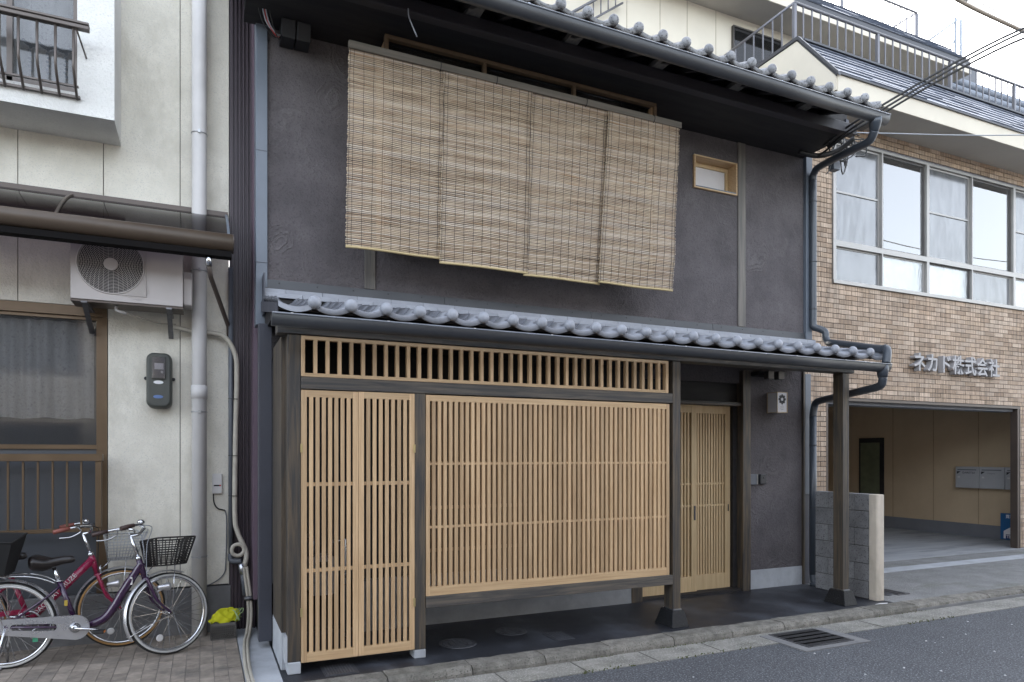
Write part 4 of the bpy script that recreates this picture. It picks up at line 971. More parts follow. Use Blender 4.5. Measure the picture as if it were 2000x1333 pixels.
# ------------------------------------------------------------------ bicycles
def wheel(root, cx, cy, cz, Rw, wall, M=None, mirror_a=0):
    def put(name, mb, m, par):
        if M: mb.xf(M)
        return obj(name, mb, m, par)
    w_ = put('wheel', MB().lathe((cx, cy, cz), (0, 1, 0), [(.014, -.045), (.020, -.035), (.012, -.025), (.012, .025), (.020, .035), (.014, .045)], 12), CHR, root)
    tr = MB()
    tr.ring((cx, cy, cz), Rw-.016, .0165, 'y', 56, 10)
    put('tyre', tr, RUB, w_)
    for s_ in (-1, 1):
        pts_o, mb = [], MB(); n = 56
        for i in range(n):
            a = 2*math.pi*i/n
            for (rr, yy) in ((Rw-.010, .0135), (Rw-.017, .0178), (Rw-.028, .0150)): mb.v.append((cx+rr*math.cos(a), cy+s_*yy, cz+rr*math.sin(a)))
        for i in range(n):
            for q in range(2): mb.face((3*i+q, 3*((i+1) % n)+q, 3*((i+1) % n)+q+1, 3*i+q+1), True)
        put('tyre_wall', mb, wall, w_)
    mb = MB(); n = 56; prf_ = [(Rw-.026, -.0125), (Rw-.026, .0125), (Rw-.040, .0115), (Rw-.044, .004), (Rw-.044, -.004), (Rw-.040, -.0115)]
    for i in range(n):
        a = 2*math.pi*i/n
        for (rr, yy) in prf_: mb.v.append((cx+rr*math.cos(a), cy+yy, cz+rr*math.sin(a)))
    for i in range(n):
        for q in range(6): mb.face((6*i+q, 6*((i+1) % n)+q, 6*((i+1) % n)+(q+1) % 6, 6*i+(q+1) % 6), True)
    put('rim', mb, CHR, w_)
    sp = MB(); ns = 32
    for i in range(ns):
        a = 2*math.pi*i/ns; s_ = 1 if i % 2 else -1; off = R(75)*(1 if (i//2) % 2 else -1)
        sp.tube([(cx+.02*math.cos(a+off), cy+s_*.03, cz+.02*math.sin(a+off)), (cx+(Rw-.043)*math.cos(a), cy+s_*.002, cz+(Rw-.043)*math.sin(a))], .0017, 4, caps=False)
    put('spokes', sp, CHR, w_)
    return w_
def fender(cx, cz, Rf, a0, a1, M=None, wdt=.026):
    mb = MB(); n = 30; m = 6
    for i in range(n+1):
        a = R(a0+(a1-a0)*i/n)
        for j in range(m+1):
            q = (j/m-.5)*2; rr = Rf-.012*q*q; mb.v.append((cx+rr*math.cos(a), wdt*q, cz+rr*math.sin(a)))
    for i in range(n):
        for j in range(m):
            a = i*(m+1)+j; mb.face((a, a+1, a+m+2, a+m+1), True)
    if M: mb.xf(M)
    return mb
def loop(cx, cy, hx, hy, z, r_, n=6):
    p = []
    for sx, sy, a in ((1, 1, 0), (-1, 1, 90), (-1, -1, 180), (1, -1, 270)):
        for i in range(n+1):
            t_ = R(a+90*i/n); p.append((cx+sx*(hx-r_)+r_*math.cos(t_), cy+sy*(hy-r_)+r_*math.sin(t_), z))
    return p
def basket(cx, z0, z1, hx0, hy0, hx1, hy1, nh, rw, nvx, shift, corner=.03, vr=None):
    mb = MB()
    L = []
    for i in range(nh+1):
        f = i/nh; L.append(loop(cx+shift*f, 0, hx0+(hx1-hx0)*f, hy0+(hy1-hy0)*f, z0+(z1-z0)*f, corner))
    for i, p in enumerate(L): mb.tube(p, rw*(2.0 if i == nh else 1.0), 5, closed=True)
    n = len(L[0])
    # verticals: resample loops by arclength
    def at(p, s_):
        P = [Vector(q) for q in p]; d = [(P[(i+1) % n]-P[i]).length for i in range(n)]; tot = sum(d); t_ = s_*tot
        for i in range(n):
            if t_ <= d[i]: return P[i]+(P[(i+1) % n]-P[i])*(t_/max(d[i], 1e-9))
            t_ -= d[i]
        return P[0]
    for q in range(nvx): mb.tube([tuple(at(p, q/nvx)) for p in (L[0], L[nh//2], L[-1])], vr or rw, 5)
    for q in range(-5, 6): mb.tube([(cx-hx0, q/5.5*hy0, z0), (cx+hx0, q/5.5*hy0, z0)], rw, 4)
    for q in range(-3, 4): mb.tube([(cx+q/3.5*hx0, -hy0, z0), (cx+q/3.5*hx0, hy0, z0)], rw, 4)
    return mb
def guard(mb, y0, y1):   # chain guard plate with a slot
    out_, inn = [], []
    A, B, ra, rb = (.0, .302), (.43, .268), .055, .088
    def stad(ra, rb, A, B):
        p = []
        for i in range(17): a = R(90+180*i/16); p.append((A[0]+ra*math.cos(a), A[1]+ra*math.sin(a)))
        for i in range(17): a = R(-90+180*i/16); p.append((B[0]+rb*math.cos(a), B[1]+rb*math.sin(a)))
        return p
    o_ = stad(ra, rb, A, B); i_ = stad(.022, .026, (.06, .297), (.29, .282)); n = len(o_); o = len(mb.v)
    for y in (y0, y1):
        for p in o_: mb.v.append((p[0], y, p[1]))
        for p in i_: mb.v.append((p[0], y, p[1]))
    for i in range(n):
        j = (i+1) % n
        mb.face((o+i, o+j, o+n+j, o+n+i)); mb.face((o+2*n+i, o+3*n+i, o+3*n+j, o+2*n+j)); mb.face((o+i, o+2*n+i, o+2*n+j, o+j)); mb.face((o+n+i, o+n+j, o+3*n+j, o+3*n+i))
    return mb

def bicycle(label, loc, yaw, paint, wall, steer, style):
    b = thing('bicycle', label, 'bicycle', loc); b.rotation_euler = (0, 0, yaw)
    purple = style == 'purple'; WB = 1.03
    wheel(b, 0, 0, .305, .305, wall)
    axis = (Vector((.815, 0, .75))-Vector((.865, 0, .59))).normalized(); P0 = Vector((.84, 0, .67))
    M = Matrix.Translation(P0) @ Matrix.Rotation(steer, 4, axis) @ Matrix.Translation(-P0)
    # the fork lowers or lifts the axle a touch when turned: keep the tyre on the ground
    low = (M @ Vector((WB, 0, .305))).z; M = Matrix.Translation((0, 0, .305-low)) @ M
    wheel(b, WB, 0, .305, .305, wall, M)
    fr = MB()
    if purple:
        fr.tube(bezier([(.43, 0, .268), (.52, 0, .272), (.605, 0, .31), (.668, 0, .395), (.725, 0, .50), (.80, 0, .625), (.845, 0, .70)], 7), [.027]*8+[.031]*25+[.028]*10, 12)
    else:
        fr.tube([(.43, 0, .27), (.838, 0, .70)], .029, 14)
    fr.tube([(.868, 0, .575), (.822, 0, .735)], .021, 12)
    fr.tube([(.43, 0, .268), (.315, 0, .60)], .018, 10)
    for s_ in (-1, 1):
        fr.tube([(.42, s_*.035, .268), (.2, s_*.045, .285), (0, s_*.055, .305)], .009, 8)
        fr.tube([(.325, s_*.018, .565), (.26, s_*.04, .50), (0, s_*.055, .305)], .0085, 8)
    fr.lathe((.43, -.05, .268), (0, 1, 0), [(.024, 0), (.024, .10)], 12)
    f = obj('frame', fr, paint, b)
    if not purple:
        d = Vector((.838-.43, 0, .70-.27)); ang = math.atan2(d.z, d.x)
        Mt = Matrix.Translation((.475, -.0305, .305)) @ Matrix.Rotation(-ang, 4, 'Y') @ FRONT
        link('lettering', text_mesh('DACARAT CRUZE', .047, WHT, Mt, .0006), f)
    else:
        obj('sticker', box(.352, .372, -.0205, -.0185, .42, .46), mat('yellow_sticker', (.5, .36, .06), None, .5), f)
        obj('sticker', box(.772, .786, -.0275, -.0262, .545, .60), PVC, f)
    # fork
    fk = MB()
    for s_ in (-1, 1): fk.tube(bezier([(.868, s_*.022, .575), (.895, s_*.036, .50), (.935, s_*.042, .405), (WB, s_*.045, .305)], 6), [.014]*7+[.012]*6+[.009]*6, 8)
    fk.lathe((.868, 0, .578), axis, [(.026, -.014), (.026, .008)], 12)
    obj('fork', fk.xf(M), paint, b)
    obj('head_cup', MB().lathe((.822, 0, .735), axis, [(.022, -.01), (.023, .004), (.016, .018)], 12), CHR, b)
    # mudguards
    obj('mudguard', fender(0, .305, .325, 8, 205), SILV, b)
    obj('mudguard', fender(WB, .305, .325, 68, 212, M), SILV, b)
    st = MB()
    for s_ in (-1, 1):
        st.tube([(WB, s_*.05, .305), (WB+.325*math.cos(R(205)), s_*.024, .305+.325*math.sin(R(205)))], .0028, 5)
    obj('mudguard_stay', st.xf(M), CHR, b)
    # drive side
    if purple: cg = obj('chain_guard', guard(MB(), -.062, -.050), SILV, b)
    else:
        cg = obj('chain_guard', MB().hexa([(0, -.058, .305), (.44, -.058, .33), (.44, -.05, .33), (0, -.05, .305)], [(0, -.058, .345), (.44, -.058, .365), (.44, -.05, .365), (0, -.05, .345)]), CRIM, b)
        obj('chain_wheel', MB().ring((.43, -.054, .268), .075, .006, 'y', 30, 6), CHR, b)
    obj('crank_boss', MB().lathe((.43, -.062, .268), (0, -1, 0), [(.036, 0), (.036, .006), (.022, .010), (.022, .022), (.012, .026)], 20), CHR, cg)
    cr = MB().tube([(.43, -.085, .268), (.50, -.088, .258), (.585, -.09, .245)], .0085, 8); cr.tube([(.43, .075, .268), (.275, .082, .29)], .0085, 8)
    obj('crank', cr, CHR, b)
    pd = obj('pedal', box(.555, .625, -.165, -.10, .230, .252), RUB, b, .003); obj('reflector', box(.626, .628, -.155, -.11, .235, .248), ORNG, pd)
    obj('pedal', box(.235, .305, .10, .165, .278, .300), RUB, b, .003)
    # saddle
    sdl = MB()
    def sad(u, v):
        x = .125+.29*u; e = min(1.0, (u/.16)**.5 if u > 0 else 0)*min(1.0, ((1-u)/.07)**.5 if u < 1 else 0)
        hw = (.030+.070/(1+math.exp((u-.42)*12)))*e; a = math.pi*2*v
        hgt = (.046-.012*u)*(.35+.65*e); dpt = (.055/(1+math.exp((u-.45)*10))+.018)*(.35+.65*e)
        sn_ = math.sin(a); return (x, hw*math.copysign(abs(math.cos(a))**.75, math.cos(a)), .735+.008*u+.014*math.exp(-((u-.08)/.2)**2)-.010*math.exp(-((u-.5)/.2)**2)+(hgt if sn_ > 0 else dpt)*sn_)
    sdl.grid(sad, 18, 20); n0 = len(sdl.v)
    sdl.face([j for j in range(20)]); sdl.face([18*21+j for j in range(20)][::-1])
    obj('saddle', sdl, SADL, b)
    obj('seat_post', MB().tube([(.322, 0, .575), (.283, 0, .695)], .0135, 10).ring((.317, 0, .60), .0205, .005, 'z', 14, 6), CHR, b)
    # rear rack
    rk = MB()
    for s_ in (-1, 1):
        rk.tube(bezier([(.30, s_*.03, .585), (.2, s_*.055, .635), (.05, s_*.06, .655), (-.28, s_*.06, .655)], 5), .005, 6); rk.tube([(0, s_*.06, .305), (-.12, s_*.06, .655)], .0045, 6)
    for xx in (-.28, -.14, .0, .12): rk.tube([(xx, -.06, .655), (xx, .06, .655)], .0045, 6)
    obj('rear_rack', rk, CHR, b)
    # stand
    sn = MB()
    for s_ in (-1, 1): sn.tube([(.01, s_*.06, .30), (-.02, s_*.095, .15), (-.03, s_*.115, .008)], .008, 8)
    sn.tube([(-.03, -.12, .008), (-.03, .12, .008)], .007, 8)
    obj('stand', sn, CHR, b)
    # handlebar (turns with the fork)
    hb = MB(); S0 = Vector((.822, 0, .735)); top_ = S0+axis*.17
    hb.tube([tuple(S0), tuple(top_)], .0115, 10)
    t0 = top_
    for s_ in (-1, 1):
        hb.tube(bezier([tuple(t0), (t0.x+.045, s_*.03, t0.z+.012), (t0.x+.055, s_*.09, t0.z+.055), (t0.x-.005, s_*.185, t0.z+.07), (t0.x-.075, s_*.225, t0.z+.06)], 6), .0105, 10)
    hbo = obj('handlebar', hb.xf(M), CHR, b)
    for s_ in (-1, 1):
        obj('grip', MB().tube([(t0.x-.07, s_*.223, t0.z+.061), (t0.x-.12, s_*.242, t0.z+.050), (t0.x-.17, s_*.258, t0.z+.038)], [.0145, .017, .0155], 10).xf(M), GRIP if purple else GRPR, b)
        obj('brake_lever', MB().tube(bezier([(t0.x-.02, s_*.195, t0.z+.06), (t0.x+.0, s_*.24, t0.z+.035), (t0.x-.06, s_*.262, t0.z+.0), (t0.x-.13, s_*.275, t0.z-.005)], 5), .0055, 6).xf(M), CHR, b)
    obj('bell', MB().lathe((t0.x+.01, -.15 if purple else .12, t0.z+.075), (0, 0, 1), [(.014, 0), (.026, .008), (.026, .018), (.018, .030), (.004, .036)], 14).xf(M), CHR, b)
    cb = MB()
    for s_ in (-1, 1): cb.tube(bezier([(t0.x-.01, s_*.19, t0.z+.06), (t0.x+.10, s_*.12, t0.z+.05), (t0.x+.10, s_*.03, t0.z-.08), (.87, s_*.02, .60), (.90, s_*.02, .56)], 7), .003, 5)
    obj('brake_cable', cb.xf(M), CABL if not purple else CABW, b)
    # basket
    if purple:
        bk = basket(1.02, .665, .865, .105, .115, .145, .165, 11, .0032, 22, .02, .035, .0036)
        obj('front_basket', bk.xf(M), BBSK, b)
        tape = MB()
        for q in range(5):
            yy = -.13+.065*q
            for sx in (-1, 1): tape.tube([(1.02+sx*.108, yy*.72, .668), (1.04+sx*.147, yy, .862)], .008, 4)
        tag(obj('basket_straps', tape.xf(M), BBSK, b), kind='stuff')
    else:
        bk = basket(1.03, .69, .90, .095, .12, .15, .18, 9, .0019, 44, .03, .03)
        obj('front_basket', bk.xf(M), WIRE, b)
    obj('basket_stay', MB().tube([(.88, .05, .60), (.95, .05, .672)], .004, 5).tube([(WB, .055, .305), (1.06, .065, .69)], .003, 5).tube([(WB, -.055, .305), (1.06, -.065, .69)], .003, 5).xf(M), CHR, b)
    # front lamp
    obj('front_lamp', MB().lathe((1.0, -.055, .505), (1, 0, .05), [(.014, -.07), (.022, -.03), (.030, .0), (.031, .014), (.026, .018)], 14).tube([(.93, -.04, .47), (.97, -.055, .49)], .006, 6).xf(M), SILV, b)
    rc = M @ Vector((WB-.08, -.004, .11))
    obj('reflector', MB().lathe((WB-.075, -.006, .13), (0, -1, 0), [(.026, 0), (.026, .008), (.02, .011)], 14).xf(M), PVC, b)
    if purple:
        cov = MB(); z0, z1 = .665, .93
        cov.hexa([(-.27, -.11, z0), (.015, -.11, z0), (.015, .11, z0), (-.27, .11, z0)], [(-.34, -.17, z1), (.075, -.165, z1-.03), (.075, .165, z1), (-.34, .17, z1+.02)])
        cov.f.pop(1); cov.sm.pop(1)
        rb_ = obj('rear_basket', cov, CLTH, b)
        md = rb_.modifiers.new('solid', 'SOLIDIFY'); md.thickness = .006
        obj('basket_rim', MB().tube([(-.34, -.17, z1), (.075, -.165, z1-.03), (.075, .165, z1), (-.34, .17, z1+.02)], .006, 6, closed=True), RUB, rb_)
        obj('spoke_reflector', MB().box(.155, .185, -.006, .006, .175, .225), LGRN, b)
        obj('wheel_lock', MB().ring((0, 0, .305), .27, .010, 'y', 10, 6, 20, 62), CHR, b)
    else:
        obj('brake_caliper', MB().ring((.885, 0, .615), .032, .007, 'x', 14, 6).xf(M), CHR, b)
    return b
bicycle('purple step-through bicycle with white-walled tyres and a black rear basket', (-1.250, 5.835, 0), R(-4.5), PURP, WWAL, R(33), 'purple')
bicycle('crimson bicycle with tan-walled tyres and a silver wire basket against the wall', (-1.605, 6.14, 0), R(.5), CRIM, TWAL, R(4), 'red')

# ------------------------------------------------------------------ right neighbour: brick office
rb = thing('brick_office', 'tan brick office building with large windows and slate mansard roofs', 'building', (9.5, 6.65, 0))
WX0, WX1, WZ0, WZ1 = 7.795, 14.6, 3.870, 5.815
GX0, GX1, GZ = 7.70, 12.0, 2.285
YB = 6.65
core = MB()
core.box(6.62, GX0-.02, YB+.016, YB+.30, 0, 6.05); core.box(GX0-.02, WX0, YB+.016, YB+.30, GZ, 6.05)
core.box(WX0, WX1, YB+.016, YB+.30, GZ, WZ0); core.box(WX0, WX1, YB+.016, YB+.30, WZ1, 6.05); core.box(WX1, 16, YB+.016, YB+.10, 0, 6.05); core.box(GX1+.02, WX1, YB+.016, YB+.09, 0, GZ)
wall = obj('brick_wall', core, BRKJ, rb)
PX, PZ = .2365, .0672; cand = []
row = 0; z = .012
while z < 6.03:
    x = 6.63-(PX/2 if row % 2 else 0)
    while x < 14.2:
        segs = [(x+.004, x+PX-.004)]
        z1 = z+PZ-.008
        def clip(segs, a, b):
            o_ = []
            for s0, s1 in segs:
                if s1 <= a or s0 >= b: o_.append((s0, s1))
                else:
                    if a-s0 > .03: o_.append((s0, a))
                    if s1-b > .03: o_.append((b, s1))
            return o_
        if z1 > WZ0-.01 and z < WZ1+.01: segs = clip(segs, WX0-.006, WX1)
        if z < GZ+.01: segs = clip(segs, GX0-.02, GX1+.02)
        for s0, s1 in segs:
            if s0 < 6.63: s0 = 6.63
            if s1-s0 > .03: cand.append((s0, s1, z))
        x += PX
    z += PZ; row += 1
def vis(c):
    X, Y, Z = c[0], YB, c[2]; S, C = math.sin(YAW), math.cos(YAW); d = S*X+C*Y; px = 1000+1333*(C*X-S*Y)/d; py = 890-1333*(Z-1.5)/d
    ok = 1592 < px < 2010 and 240 < py < 965 and not (1590 < px < 1735 and 640 < py < 700)
    return ok, d
inv = [c for c in cand if vis(c)[0]]; inv.sort(key=lambda c: vis(c)[1])
near = set(inv[:300]); bmesh_cache = {}
far = [MB() for _ in range(5)]
for c in cand:
    L = round(c[1]-c[0], 3); mi = rnd.choice((0, 0, 1, 1, 2, 3, 3, 4))
    if c in near:
        key = (L, mi)
        if key not in bmesh_cache:
            mbx = MB(); bmesh_cache[key] = mbx.box(0, L, 0, .018, 0, PZ-.008).mesh('brick', BRK[mi])
        link('brick', bmesh_cache[key], wall, (c[0], YB+rnd.uniform(-.0015, .0015), c[2]))
    else: far[mi].box(c[0], c[1], YB+rnd.uniform(-.0015, .0015), YB+.018, c[2], c[2]+PZ-.008)
for i in range(5): tag(obj('bricks', far[i], BRK[i], wall), kind='stuff')
obj('room_back', box(7.5, 15, 8.0, 8.05, 3.5, 6.0), ROOM, rb); obj('room_floor', box(7.5, 15, 6.96, 8.0, 3.5, 3.55), ROOM, rb); obj('room_ceiling', box(7.5, 15, 6.96, 8.0, 5.95, 6.0), SOF, rb)
# windows
wf = obj('window_frame', MB().box(WX0, WX1, YB-.03, YB+.10, WZ0-.028, WZ0+.02).box(WX0, WX1, YB-.01, YB+.10, WZ1-.03, WZ1+.005).box(WX0, WX1, YB-.02, YB+.08, 4.355, 4.425), FRMW, rb)
cols = [7.795, 8.757, 9.72, 10.77, 11.82, 12.8, 13.8]
for i, x in enumerate(cols):
    th = .055 if i % 2 == 0 else .022
    obj('mullion', box(x, x+th, YB-.022, YB+.085, WZ0+.021, 4.354), FRMW, wf); obj('mullion', box(x, x+th, YB-.022, YB+.085, 4.426, WZ1-.031), FRMW if i != 1 else FRMW, wf)
    if i < len(cols)-1:
        a, b = x+th+.001, cols[i+1]-.001
        up = GSCR if i % 2 == 0 else GCLR
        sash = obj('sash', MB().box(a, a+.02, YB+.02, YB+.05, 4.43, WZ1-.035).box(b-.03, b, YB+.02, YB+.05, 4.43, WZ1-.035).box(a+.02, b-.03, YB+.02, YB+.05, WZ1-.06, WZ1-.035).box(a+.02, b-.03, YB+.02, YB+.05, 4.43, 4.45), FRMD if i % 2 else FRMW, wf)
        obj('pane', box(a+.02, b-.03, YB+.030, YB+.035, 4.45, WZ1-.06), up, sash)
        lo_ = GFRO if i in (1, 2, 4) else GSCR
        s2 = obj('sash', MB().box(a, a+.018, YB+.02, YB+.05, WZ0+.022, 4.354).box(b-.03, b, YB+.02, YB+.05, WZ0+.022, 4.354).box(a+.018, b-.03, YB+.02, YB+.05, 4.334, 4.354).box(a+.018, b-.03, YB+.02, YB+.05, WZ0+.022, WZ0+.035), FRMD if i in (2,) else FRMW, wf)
        obj('pane', box(a+.018, b-.03, YB+.030, YB+.035, WZ0+.035, 4.334), lo_, s2)
        if i % 2 == 0: obj('screen_bar', box(a+.02, b-.03, YB+.016, YB+.0195, 5.10, 5.125), FRMW, sash); obj('blind', box(a+.02, a+.02+.60, YB+.16, YB+.165, 4.0, WZ1-.06), SOF, sash)
        else: obj('roller_blind', box(a+.02, b-.03, YB+.06, YB+.065, 5.58, WZ1-.06), FRMD, sash)
# garage
obj('garage_header', MB().box(GX0-.02, GX1+.02, YB-.012, YB+.06, GZ-.035, GZ), BRZD, rb); obj('garage_header', box(GX0-.02, GX1+.02, YB+.061, YB+.28, GZ-.08, GZ-.001), GBAS, rb)
obj('shutter_rail', MB().box(GX1-.05, GX1-.012, YB-.01, YB+.10, .0, GZ-.036).box(GX1-.005, GX1+.02, YB-.014, YB+.10, 0, GZ-.036), BRZD, rb)
obj('shutter_rail', box(GX0-.019, GX0+.02, YB+.0, YB+.28, .0, GZ-.081), BRZD, rb)
gw = obj('garage_wall', box(13.0, 13.1, 6.75, 11.2, .235, 2.6), OCHR, rb)
for y in (7.885, 8.735, 9.592): obj('seam', box(12.996, 12.9995, y-.006, y+.006, .236, 2.6), mat('ochre_seam', (.36, .27, .17), None, .8), gw)
obj('skirting', box(12.985, 13.1, 6.75, 11.2, 0, .235), GBAS, rb)
obj('garage_wall', box(6.62, 13.0, 11.2, 11.3, 0, 2.6), OCHR, rb); obj('garage_wall', box(6.62, 6.72, 6.96, 11.2, 0, 2.6), OCHR, rb); obj('garage_ceiling', box(6.62, 13.1, 6.96, 11.3, 2.6, 2.7), WHT, rb)
gd = obj('garage_door', box(12.975, 12.998, 9.79, 10.375, .0, 1.87), INK, rb); obj('pane', box(12.965, 12.974, 9.88, 10.33, .60, 1.77), mat('green_blind', (.16, .18, .11), None, .6), gd)  # pane in a plain dull green
obj('door_handle', MB().tube([(12.955, 10.28, .52), (12.955, 10.17, .50)], .016, 8), ALU, gd)
# mansard: eave, gable, courses
obj('soffit', box(7.245, 30, 6.10, 6.80, 6.045, 6.075), SOF, rb)
obj('fascia', box(7.240, 30, 6.085, 6.0995, 6.04, 6.262), CRW, rb)
obj('gable_wall', MB().prism([(6.10, 6.076), (6.10, 6.24), (6.72, 7.02), (9.4, 7.02), (9.4, 4.5), (6.80, 4.5), (6.80, 6.076)], 'x', 7.22, 7.244), CRW, rb)
man = obj('mansard_roof', MB().prism([(6.09, 6.263), (6.71, 7.03), (7.0, 7.03), (7.0, 6.263)], 'x', 7.245, 30), SHE, rb)
def courses(parent, y0, z0, y1, z1, xa, xb, n):
    for i in range(n):
        f0, f1 = i/n, (i+1)/n; ya, za = y0+(y1-y0)*f0, z0+(z1-z0)*f0; yb, zb = y0+(y1-y0)*f1, z0+(z1-z0)*f1
        nx = (z1-z0); ny = -(y1-y0); l = math.hypot(nx, ny); ox, oz = -nx/l, -ny/l
        mb = MB(); x = xa; 
        while x < xb:
            L = .45+rnd.random()*.5; x2 = min(x+L, xb); lift = .016+rnd.uniform(-.004, .006); dz = rnd.choice((0, 0, 0, -.008))
            b_ = [(x+.002, ya+ox*.002, za+oz*.002+dz), (x2-.002, ya+ox*.002, za+oz*.002+dz), (x2-.002, yb+ox*.002, zb+oz*.002), (x+.002, yb+ox*.002, zb+oz*.002)]
            t_ = [(p[0], p[1]+ox*(lift if k < 2 else .003), p[2]+oz*(lift if k < 2 else .003)) for k, p in enumerate(b_)]
            mb.hexa(b_, t_); x = x2
        obj('shingle_course', mb, SHG, parent)
courses(man, 6.085, 6.263, 6.70, 7.03, 7.235, 15.5, 8)
obj('verge_trim', MB().hexa([(7.205, 6.05, 6.235), (7.245, 6.05, 6.235), (7.245, 6.69, 7.02), (7.205, 6.69, 7.02)], [(7.205, 6.06, 6.29), (7.245, 6.06, 6.29), (7.245, 6.69, 7.075), (7.205, 6.69, 7.075)]), SHE, rb)
obj('parapet_cap', MB().box(7.205, 7.30, 6.69, 9.4, 7.031, 7.078).box(7.301, 30, 6.66, 6.78, 7.031, 7.058), SHE, rb)
obj('eave_edge', box(7.21, 30, 6.06, 6.10, 6.2625, 6.285), SHE, rb)
obj('terrace', box(7.30, 16, 6.781, 8.2, 6.95, 7.03), GBAS, rb)
# terrace railing
tr = thing('terrace_railing', 'grey metal railing along the terrace above the lower mansard roof', 'railing', (7.3, 6.82, 7.05))
obj('hand_rail', MB().tube([(7.295, 8.6, 7.625), (7.295, 6.83, 7.625), (16.0, 6.83, 7.625)], .022, 8), RAIL, tr)
obj('bottom_rail', MB().box(7.31, 16, 6.82, 6.84, 7.10, 7.12), RAIL, tr)
for x in (7.295, 8.925, 10.56, 12.19, 13.8): obj('post', box(x-.022, x+.022, 6.808, 6.852, 7.059, 7.604), RAIL, tr)
x = 7.295+.163
while x < 15.4: obj('bar', box(x-.008, x+.008, 6.822, 6.838, 7.06, 7.605), RAIL, tr); x += .163
for y in (7.05, 7.22, 7.4, 7.58, 7.76, 7.95, 8.15, 8.35): obj('bar', box(7.287, 7.303, y-.008, y+.008, 7.079, 7.605), RAIL, tr)
under(tr)
# third floor behind the terrace
up = obj('upper_wall', box(2.5, 12.3, 8.2, 12, 6.2, 8.40), CRW, rb)
for x in (3.6, 4.5, 5.521, 6.10, 6.593, 7.137): obj('wall_seam', box(x-.005, x+.005, 8.196, 8.1995, 6.3, 8.3), mat('cream_seam', (.45, .40, .32), None, .8), up)
uw = obj('upper_window', box(7.46, 8.42, 8.17, 8.1985, 7.52, 8.10), DARK, rb); obj('frame', MB().box(7.44, 8.44, 8.15, 8.1985, 8.101, 8.125).box(7.44, 7.459, 8.15, 8.1985, 7.52, 8.10).box(8.421, 8.44, 8.15, 8.1985, 7.52, 8.10), FRMD, uw); obj('sill', box(7.40, 8.46, 8.10, 8.1985, 7.48, 7.519), CONC, uw); obj('pane', box(7.47, 8.41, 8.16, 8.165, 7.53, 8.05), GDRK, uw)
obj('upper_soffit', box(2.5, 12.45, 7.695, 8.6, 8.285, 8.31), SOF, rb); obj('upper_fascia', box(2.5, 12.45, 7.68, 7.6945, 8.28, 8.42), CRW, rb)
m2 = obj('upper_mansard', MB().prism([(7.69, 8.50), (8.20, 9.06), (8.6, 9.06), (8.6, 8.421), (7.69, 8.421)], 'x', 2.5, 12.45), SHE, rb)
courses(m2, 7.685, 8.50, 8.19, 9.06, 6.5, 12.45, 6)
obj('roof_slab', box(2.5, 12.4, 8.601, 12, 8.9, 9.05), GBAS, rb)
ur2 = thing('roof_railing', 'brown-grey railing on the flat roof above the upper mansard', 'railing', (9.5, 8.5, 9.06))
obj('hand_rail', MB().tube([(6.5, 8.5, 9.78), (12.17, 8.5, 9.78), (12.17, 9.6, 9.78)], .022, 8), RAIL, ur2)
for x in (8.2, 10.2, 12.17): obj('post', box(x-.022, x+.022, 8.478, 8.522, 9.062, 9.757), RAIL, ur2)
x = 8.2+.16
while x < 12.1: obj('bar', box(x-.008, x+.008, 8.492, 8.508, 9.062, 9.757), RAIL, ur2); x += .16
for y in (8.7, 8.9, 9.1, 9.3): obj('bar', box(12.162, 12.178, y-.008, y+.008, 9.05, 9.757), RAIL, ur2)
under(ur2)
sr = thing('stair_railing', 'dark sloping stair railing in front of the cream upper wall', 'railing', (4.9, 8.1, 7.6))
obj('hand_rail', MB().tube([(4.55, 8.12, 7.50), (5.35, 8.12, 8.10)], .02, 8), RAIL, sr); obj('bottom_rail', MB().tube([(4.75, 8.12, 7.40), (5.40, 8.12, 7.88)], .015, 8), RAIL, sr)
for q in range(5): obj('bar', MB().tube([(4.80+q*.12, 8.12, 7.43+q*.089), (4.80+q*.12, 8.12, 7.69+q*.09)], .009, 6), RAIL, sr)
under(sr)
under(rb)

# company sign: one body per character
sg = thing('company_sign', 'raised grey metal Japanese lettering on the tan brick wall', 'sign', (10.3, 6.6, 2.72))
chars = 'ネカド株式会社'; pitch = (11.36-9.32)/7
for i, ch in enumerate(chars):
    Mt = Matrix.Translation((9.32+i*pitch+.005, YB-.050, 2.745)) @ Matrix.Diagonal((.92, 1, .98, 1)) @ FRONT
    link('character', text_mesh(ch, .300, SIGM, Mt, .040, .0055), sg)
under(sg)
# things in the garage
for i, (ya, yb, lab, word) in enumerate(((7.79, 8.22, 'grey wall mailbox nearest the dark garage door, with a bold name', 'DAIRETSU'), (7.36, 7.785, 'middle grey wall mailbox of the row, with a faint name', 'Company'), (6.97, 7.355, 'grey wall mailbox partly hidden behind the shutter rail', ''))):
    t = thing('mailbox', lab, 'mailbox', (12.9, (ya+yb)/2, .9), 'mailboxes on the garage wall')
    obj('case', box(12.86, 12.999, ya+.003, yb-.003, .90, 1.29), MAIL, t, .004)
    obj('slot', box(12.857, 12.8595, ya+.05, yb-.04, 1.225, 1.245), GBAS, t)
    obj('lock', box(12.855, 12.8595, yb-.085, yb-.045, 1.085, 1.115), PVC, t)
    obj('emblem', MB().prism([(yb-.03, 1.205), (yb-.10, 1.205), (yb-.03, 1.155)], 'x', 12.857, 12.8595), INK, t)
    if word:
        Mt = Matrix.Translation((12.857, yb-.13, 1.165)) @ Matrix.Rotation(R(-90), 4, 'Z') @ FRONT
        link('lettering', text_mesh(word, .05 if i == 0 else .036, INK if i == 0 else INKG, Mt, .0006), t)
    under(t)
ps = thing('poster_board', 'blue and white board with TEL lettering leaning in the garage', 'poster', (12.95, 7.3, 0))
